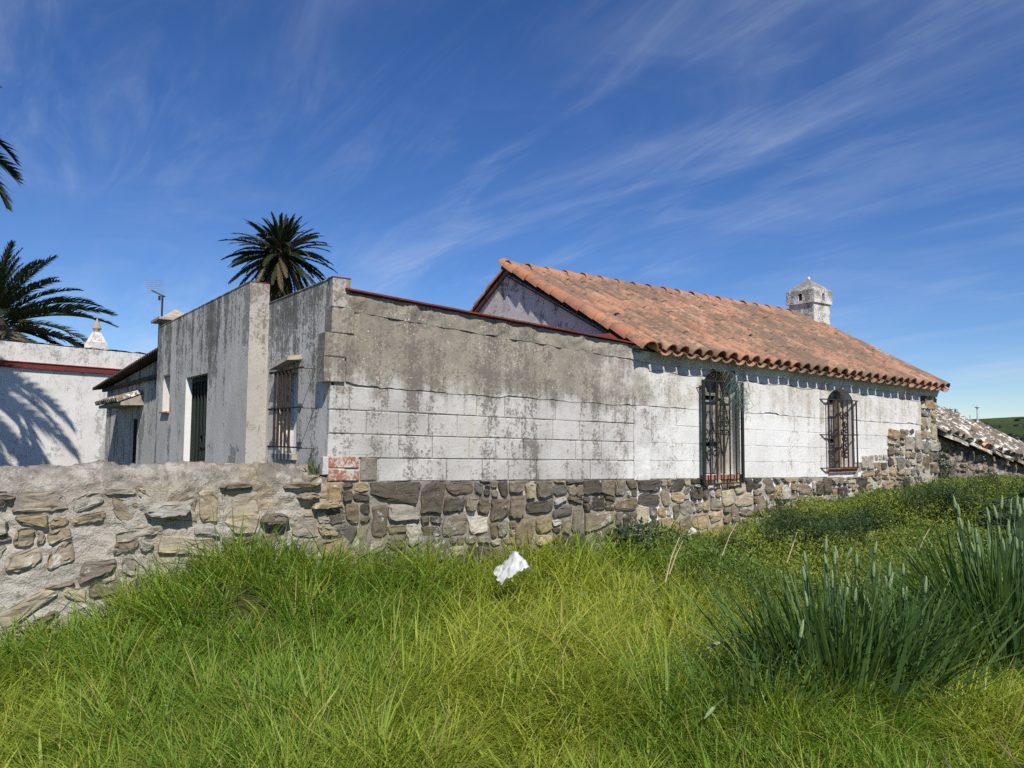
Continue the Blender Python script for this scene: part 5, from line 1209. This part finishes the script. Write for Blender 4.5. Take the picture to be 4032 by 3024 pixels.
mallow((5.75, 8.55), (0.55, 0.45, 0.75), 420, 'tall mallow with broad lobed leaves at the right edge before the shed wall', 96)
mallow((5.15, 7.75), (0.45, 0.40, 0.42), 240, 'lower mallow with lobed leaves behind the tall seeding grass', 97)

# tall blue-green canary grass with seed heads
def reed(centre, spread, nleaf, heads, hgt, label, seed, droop=()):
    r = np.random.default_rng(seed); rr = random.Random(seed); x0, y0 = centre; z0 = gz(x0, y0)
    t = tag(empty('canary_grass_clump', (x0, y0, z0)), label, 'tall grass', 'canary grass clumps')
    n = nleaf; x = r.normal(0, spread[0] * 0.5, n); y = r.normal(0, spread[1] * 0.5, n); phi = np.arctan2(y + r.normal(0, 0.05, n), x * 1.3 + r.normal(0, 0.08, n))
    d = np.hypot(x / spread[0], y / spread[1]); h = hgt * r.uniform(0.55, 1.0, n); lean = 0.04 + 0.20 * np.clip(d, 0, 1.2) * r.uniform(0.2, 1.5, n); bend = np.clip(r.normal(0.18, 0.22, n) + 0.15 * d, 0, 1.1)
    V, F, k = blades(x, y, np.zeros(n) - 0.02, h, r.uniform(0.013, 0.030, n), phi, lean, bend, seed + 1, (0, 0.2, 0.42, 0.64, 0.84, 1.0))
    c = lerp3((0.065, 0.125, 0.036), (0.135, 0.210, 0.058), r.random(n)) * r.uniform(0.75, 1.2, (n, 1))
    tag(np_mesh('leaves', V, F, M['leaf'], t, np.repeat(c, k, 0)), kind='stuff')
    def head(path, L):
        """stem along path with a spindle head at its end"""
        MB().tube(path, 0.0042, 4).build('stem', M['reed_stem'], t)
        e = Vector(path[-1]); dv = (e - Vector(path[-2])).normalized(); P = []
        for i in range(9):
            q = i / 8; P.append(e + dv * L * q + Vector((0, 0, -0.10 * L * q * q)))
        me = MB().tube(P, 0.0125, 7, lambda q: max(0.12, (math.sin(math.pi * min(1, q * 0.86 + 0.10)) ** 0.6) * (1 - 0.30 * q))).build('seed_head', M['seed_head'], t, True)
    for i in range(heads):
        a = rr.uniform(0, 6.28); q = rr.random() ** 0.5; bx, by = spread[0] * 0.55 * q * math.cos(a), spread[1] * 0.55 * q * math.sin(a); H = hgt * rr.uniform(0.66, 1.02); lx, ly = bx * 0.35 + rr.gauss(0, 0.045), by * 0.3 + rr.gauss(0, 0.04)
        head([(bx, by, 0), (bx + lx * 0.3, by + ly * 0.3, H * 0.5), (bx + lx * 0.75, by + ly * 0.75, H * 0.85), (bx + lx * 1.0, by + ly, H)], rr.uniform(0.075, 0.125))
    for (dx, dy, H) in droop:
        b = Vector((dx * 0.2, dy * 0.2, 0)); P = []
        for i in range(9):
            q = i / 8; P.append((b.x + dx * q ** 1.6, b.y + dy * q ** 1.6, H * (1.9 * q - 0.95 * q * q * q) ))
        head(P, 0.10)
simple('reed_stem', (0.07, 0.12, 0.055), 0.7); simple('seed_head', (0.30, 0.38, 0.19), 0.9, scale=160, c2=(0.13, 0.19, 0.07), bump=0.8, spec=0.1)
reed((1.86, 4.50), (0.38, 0.25), 640, 16, 0.92, 'tall blue-green seeding grass clump standing foremost, one head arching over to the left', 101, [(-0.55, -0.05, 0.45)])
reed((2.26, 4.60), (0.30, 0.22), 360, 10, 0.84, 'middle clump of tall blue-green seeding grass between the other two', 102, [(-0.16, 0.10, 0.95)])
reed((3.16, 5.0), (0.44, 0.30), 760, 36, 1.06, 'densest clump of tall blue-green grass full of pale upright seed heads', 103)
reed((1.30, 4.15), (0.34, 0.2), 110, 1, 0.50, 'low sprawling tuft of blue-green leaves left of the seeding grass clumps', 104, [(-0.25, -0.25, 0.22)])

# dry stalks
for i, (pts, lab) in enumerate([
    ([at(1437, 1258, 5.6), at(1450, 1205, 5.62), at(1468, 1160, 5.65)], 'long pale dry stalk leaning in the grass right of the plastic bag'),
    ([at(1446, 1240, 5.7), at(1460, 1200, 5.7), at(1475, 1168, 5.72)], 'shorter dry stalk leaning beside the long pale one'),
    ([at(1700, 1215, 6.2), at(1712, 1180, 6.2), at(1722, 1150, 6.25)], 'dry stalk standing in the undergrowth behind the seeding grass'),
    ([at(1560, 1200, 6.6), at(1575, 1160, 6.6), at(1592, 1128, 6.6)], 'slanting dry stalk in the low undergrowth below the first barred window'),
    ([at(1985, 1190, 6.2), at(1995, 1165, 6.2), at(2008, 1142, 6.2)], 'dry stalk between the seeding grass clumps')]):
    o = MB().tube([p - pts[0] for p in pts], 0.006, 5, lambda q: 1 - 0.5 * q).build('dry_stalk', M['dry_straw']); o.location = pts[0]; tag(o, lab, 'stalk', 'dry stalks in the field')
# dead branch in the near corner
def dead_branch(loc, seed, label, sc=1.0):
    rr = random.Random(seed); t = tag(empty('dead_branch', loc), label, 'branch', 'dead twigs in the near corner'); 
    def grow(p, d, L, r0, lev):
        P = [p]; 
        for i in range(4): d = (d + Vector((rr.gauss(0, .22), rr.gauss(0, .22), rr.gauss(0.02, .18)))).normalized(); P.append(P[-1] + d * L / 4)
        MB().tube(P, r0, 5, lambda q: 1 - 0.55 * q).build('twig' if lev else 'limb', M['dead_wood'], t)
        if lev < 2:
            for k in range(4 if lev == 0 else 2):
                i = rr.randint(1, 4); grow(P[i], (d + Vector((rr.gauss(0, .8), rr.gauss(0, .6), rr.uniform(0.1, .9)))).normalized(), L * rr.uniform(.35, .6), r0 * .6, lev + 1)
    grow(Vector((0, 0, 0.1)), Vector((0.9, 0.1, 0.25)).normalized(), 0.42 * sc, 0.006, 0)
dead_branch((1.62, 2.98, gz(1.62, 2.98) + 0.10), 5, 'dead pale twigs lying on the grass in the near right corner')
dead_branch((1.98, 3.02, gz(1.98, 3.02) + 0.16), 9, 'dead brown branch tangle at the very right of the near corner', 1.1)

# crumpled plastic bag
bp = at(1108, 1232, 6.15); rr = random.Random(12); nb = 30; V = []; F = []
for i in range(nb + 1):
    for j in range(nb + 1):
        u_, v_ = i / nb * 2 - 1, j / nb * 2 - 1; rad = max(abs(u_), abs(v_)); ridge = 0.22 * (1 - abs(u_ * 0.95 - 0.18 + 0.25 * v_)) * (1 - 0.55 * abs(v_)) 
        z = ridge + 0.030 * fbm(u_ * 2.2, v_ * 2.2, 4, 4) + 0.02 * abs(fbm(u_ * 5, v_ * 4, 9, 3)) - 0.04
        V.append((u_ * 0.155 + 0.02 * fbm(u_ * 3, v_ * 3, 1, 3), v_ * 0.16 + 0.02 * fbm(u_ * 3, v_ * 3, 7, 3), z))
F = [(i * (nb + 1) + j, (i + 1) * (nb + 1) + j, (i + 1) * (nb + 1) + j + 1, i * (nb + 1) + j + 1) for i in range(nb) for j in range(nb)]
bag = MB().add(V, F).build('plastic_bag', M['bag_plastic'], None, True); bag.scale = (0.85, 0.85, 0.9); bag.location = (bp.x, bp.y + 0.05, bp.z - 0.015); bag.rotation_euler = (0, 0, R(20))
tag(bag, 'crumpled white plastic bag caught in the grass before the plinth', 'bag')

# wire netting tangled on the first window grille
net = tag(empty('wire_netting', W(5.24, -0.12, 2.18), AZ, (5.24, -0.12, 2.18)), 'tangled green wire netting hanging from the top of the first window grille', 'netting')
rr = random.Random(77); mb = MB()
for i in range(70):
    c = Vector((5.24 + rr.gauss(0, 0.10), -0.12 + rr.gauss(0, 0.02), 2.17 + rr.gauss(0, 0.13) + 0.02)); P = []; a = rr.uniform(0, 6.28); r_ = rr.uniform(0.03, 0.10)
    for k in range(9):
        a += rr.uniform(0.3, 0.95); c += Vector((rr.gauss(0, .015), rr.gauss(0, .006), rr.gauss(-0.006, .02))); P.append(c + Vector((r_ * math.cos(a), 0.02 * math.sin(a * 2), r_ * math.sin(a))))
    mb.tube(P, 0.0022, 3)
mb.build('wire', M['net_wire'], net)

# cable slung along the wall under the eave, and a weed rooted at the annexe corner
P = []
for i in range(60):
    u = JU + 0.2 + i * 0.112; P.append((u, -0.010 - 0.004 * math.sin(i), eave_z(u) - 0.235 + 0.012 * math.sin(i * 0.9) + 0.02 * fbm(u * 1.5, 3, 0, 2)))
MB().tube(P, 0.0024, 4).build('cable', M['rust_iron'], house)
q = W(-0.12, 0.06, 1.27); t = tag(empty('weed_tuft', q), 'small grey-green weed tuft on the rubble wall against the annexe corner', 'weed')
r = np.random.default_rng(111); n = 60
V, F, k = blades(r.normal(0, 0.03, n), r.normal(0, 0.03, n), np.zeros(n), r.uniform(0.06, 0.17, n), r.uniform(0.006, 0.012, n), r.uniform(0, 6.28, n), r.uniform(0, 0.5, n), r.uniform(0, 0.8, n), 112)
np_mesh('leaves', V, F, M['leaf'], t, np.repeat(lerp3((0.07, 0.10, 0.04), (0.14, 0.17, 0.08), r.random(n)), k, 0))['kind'] = 'stuff'
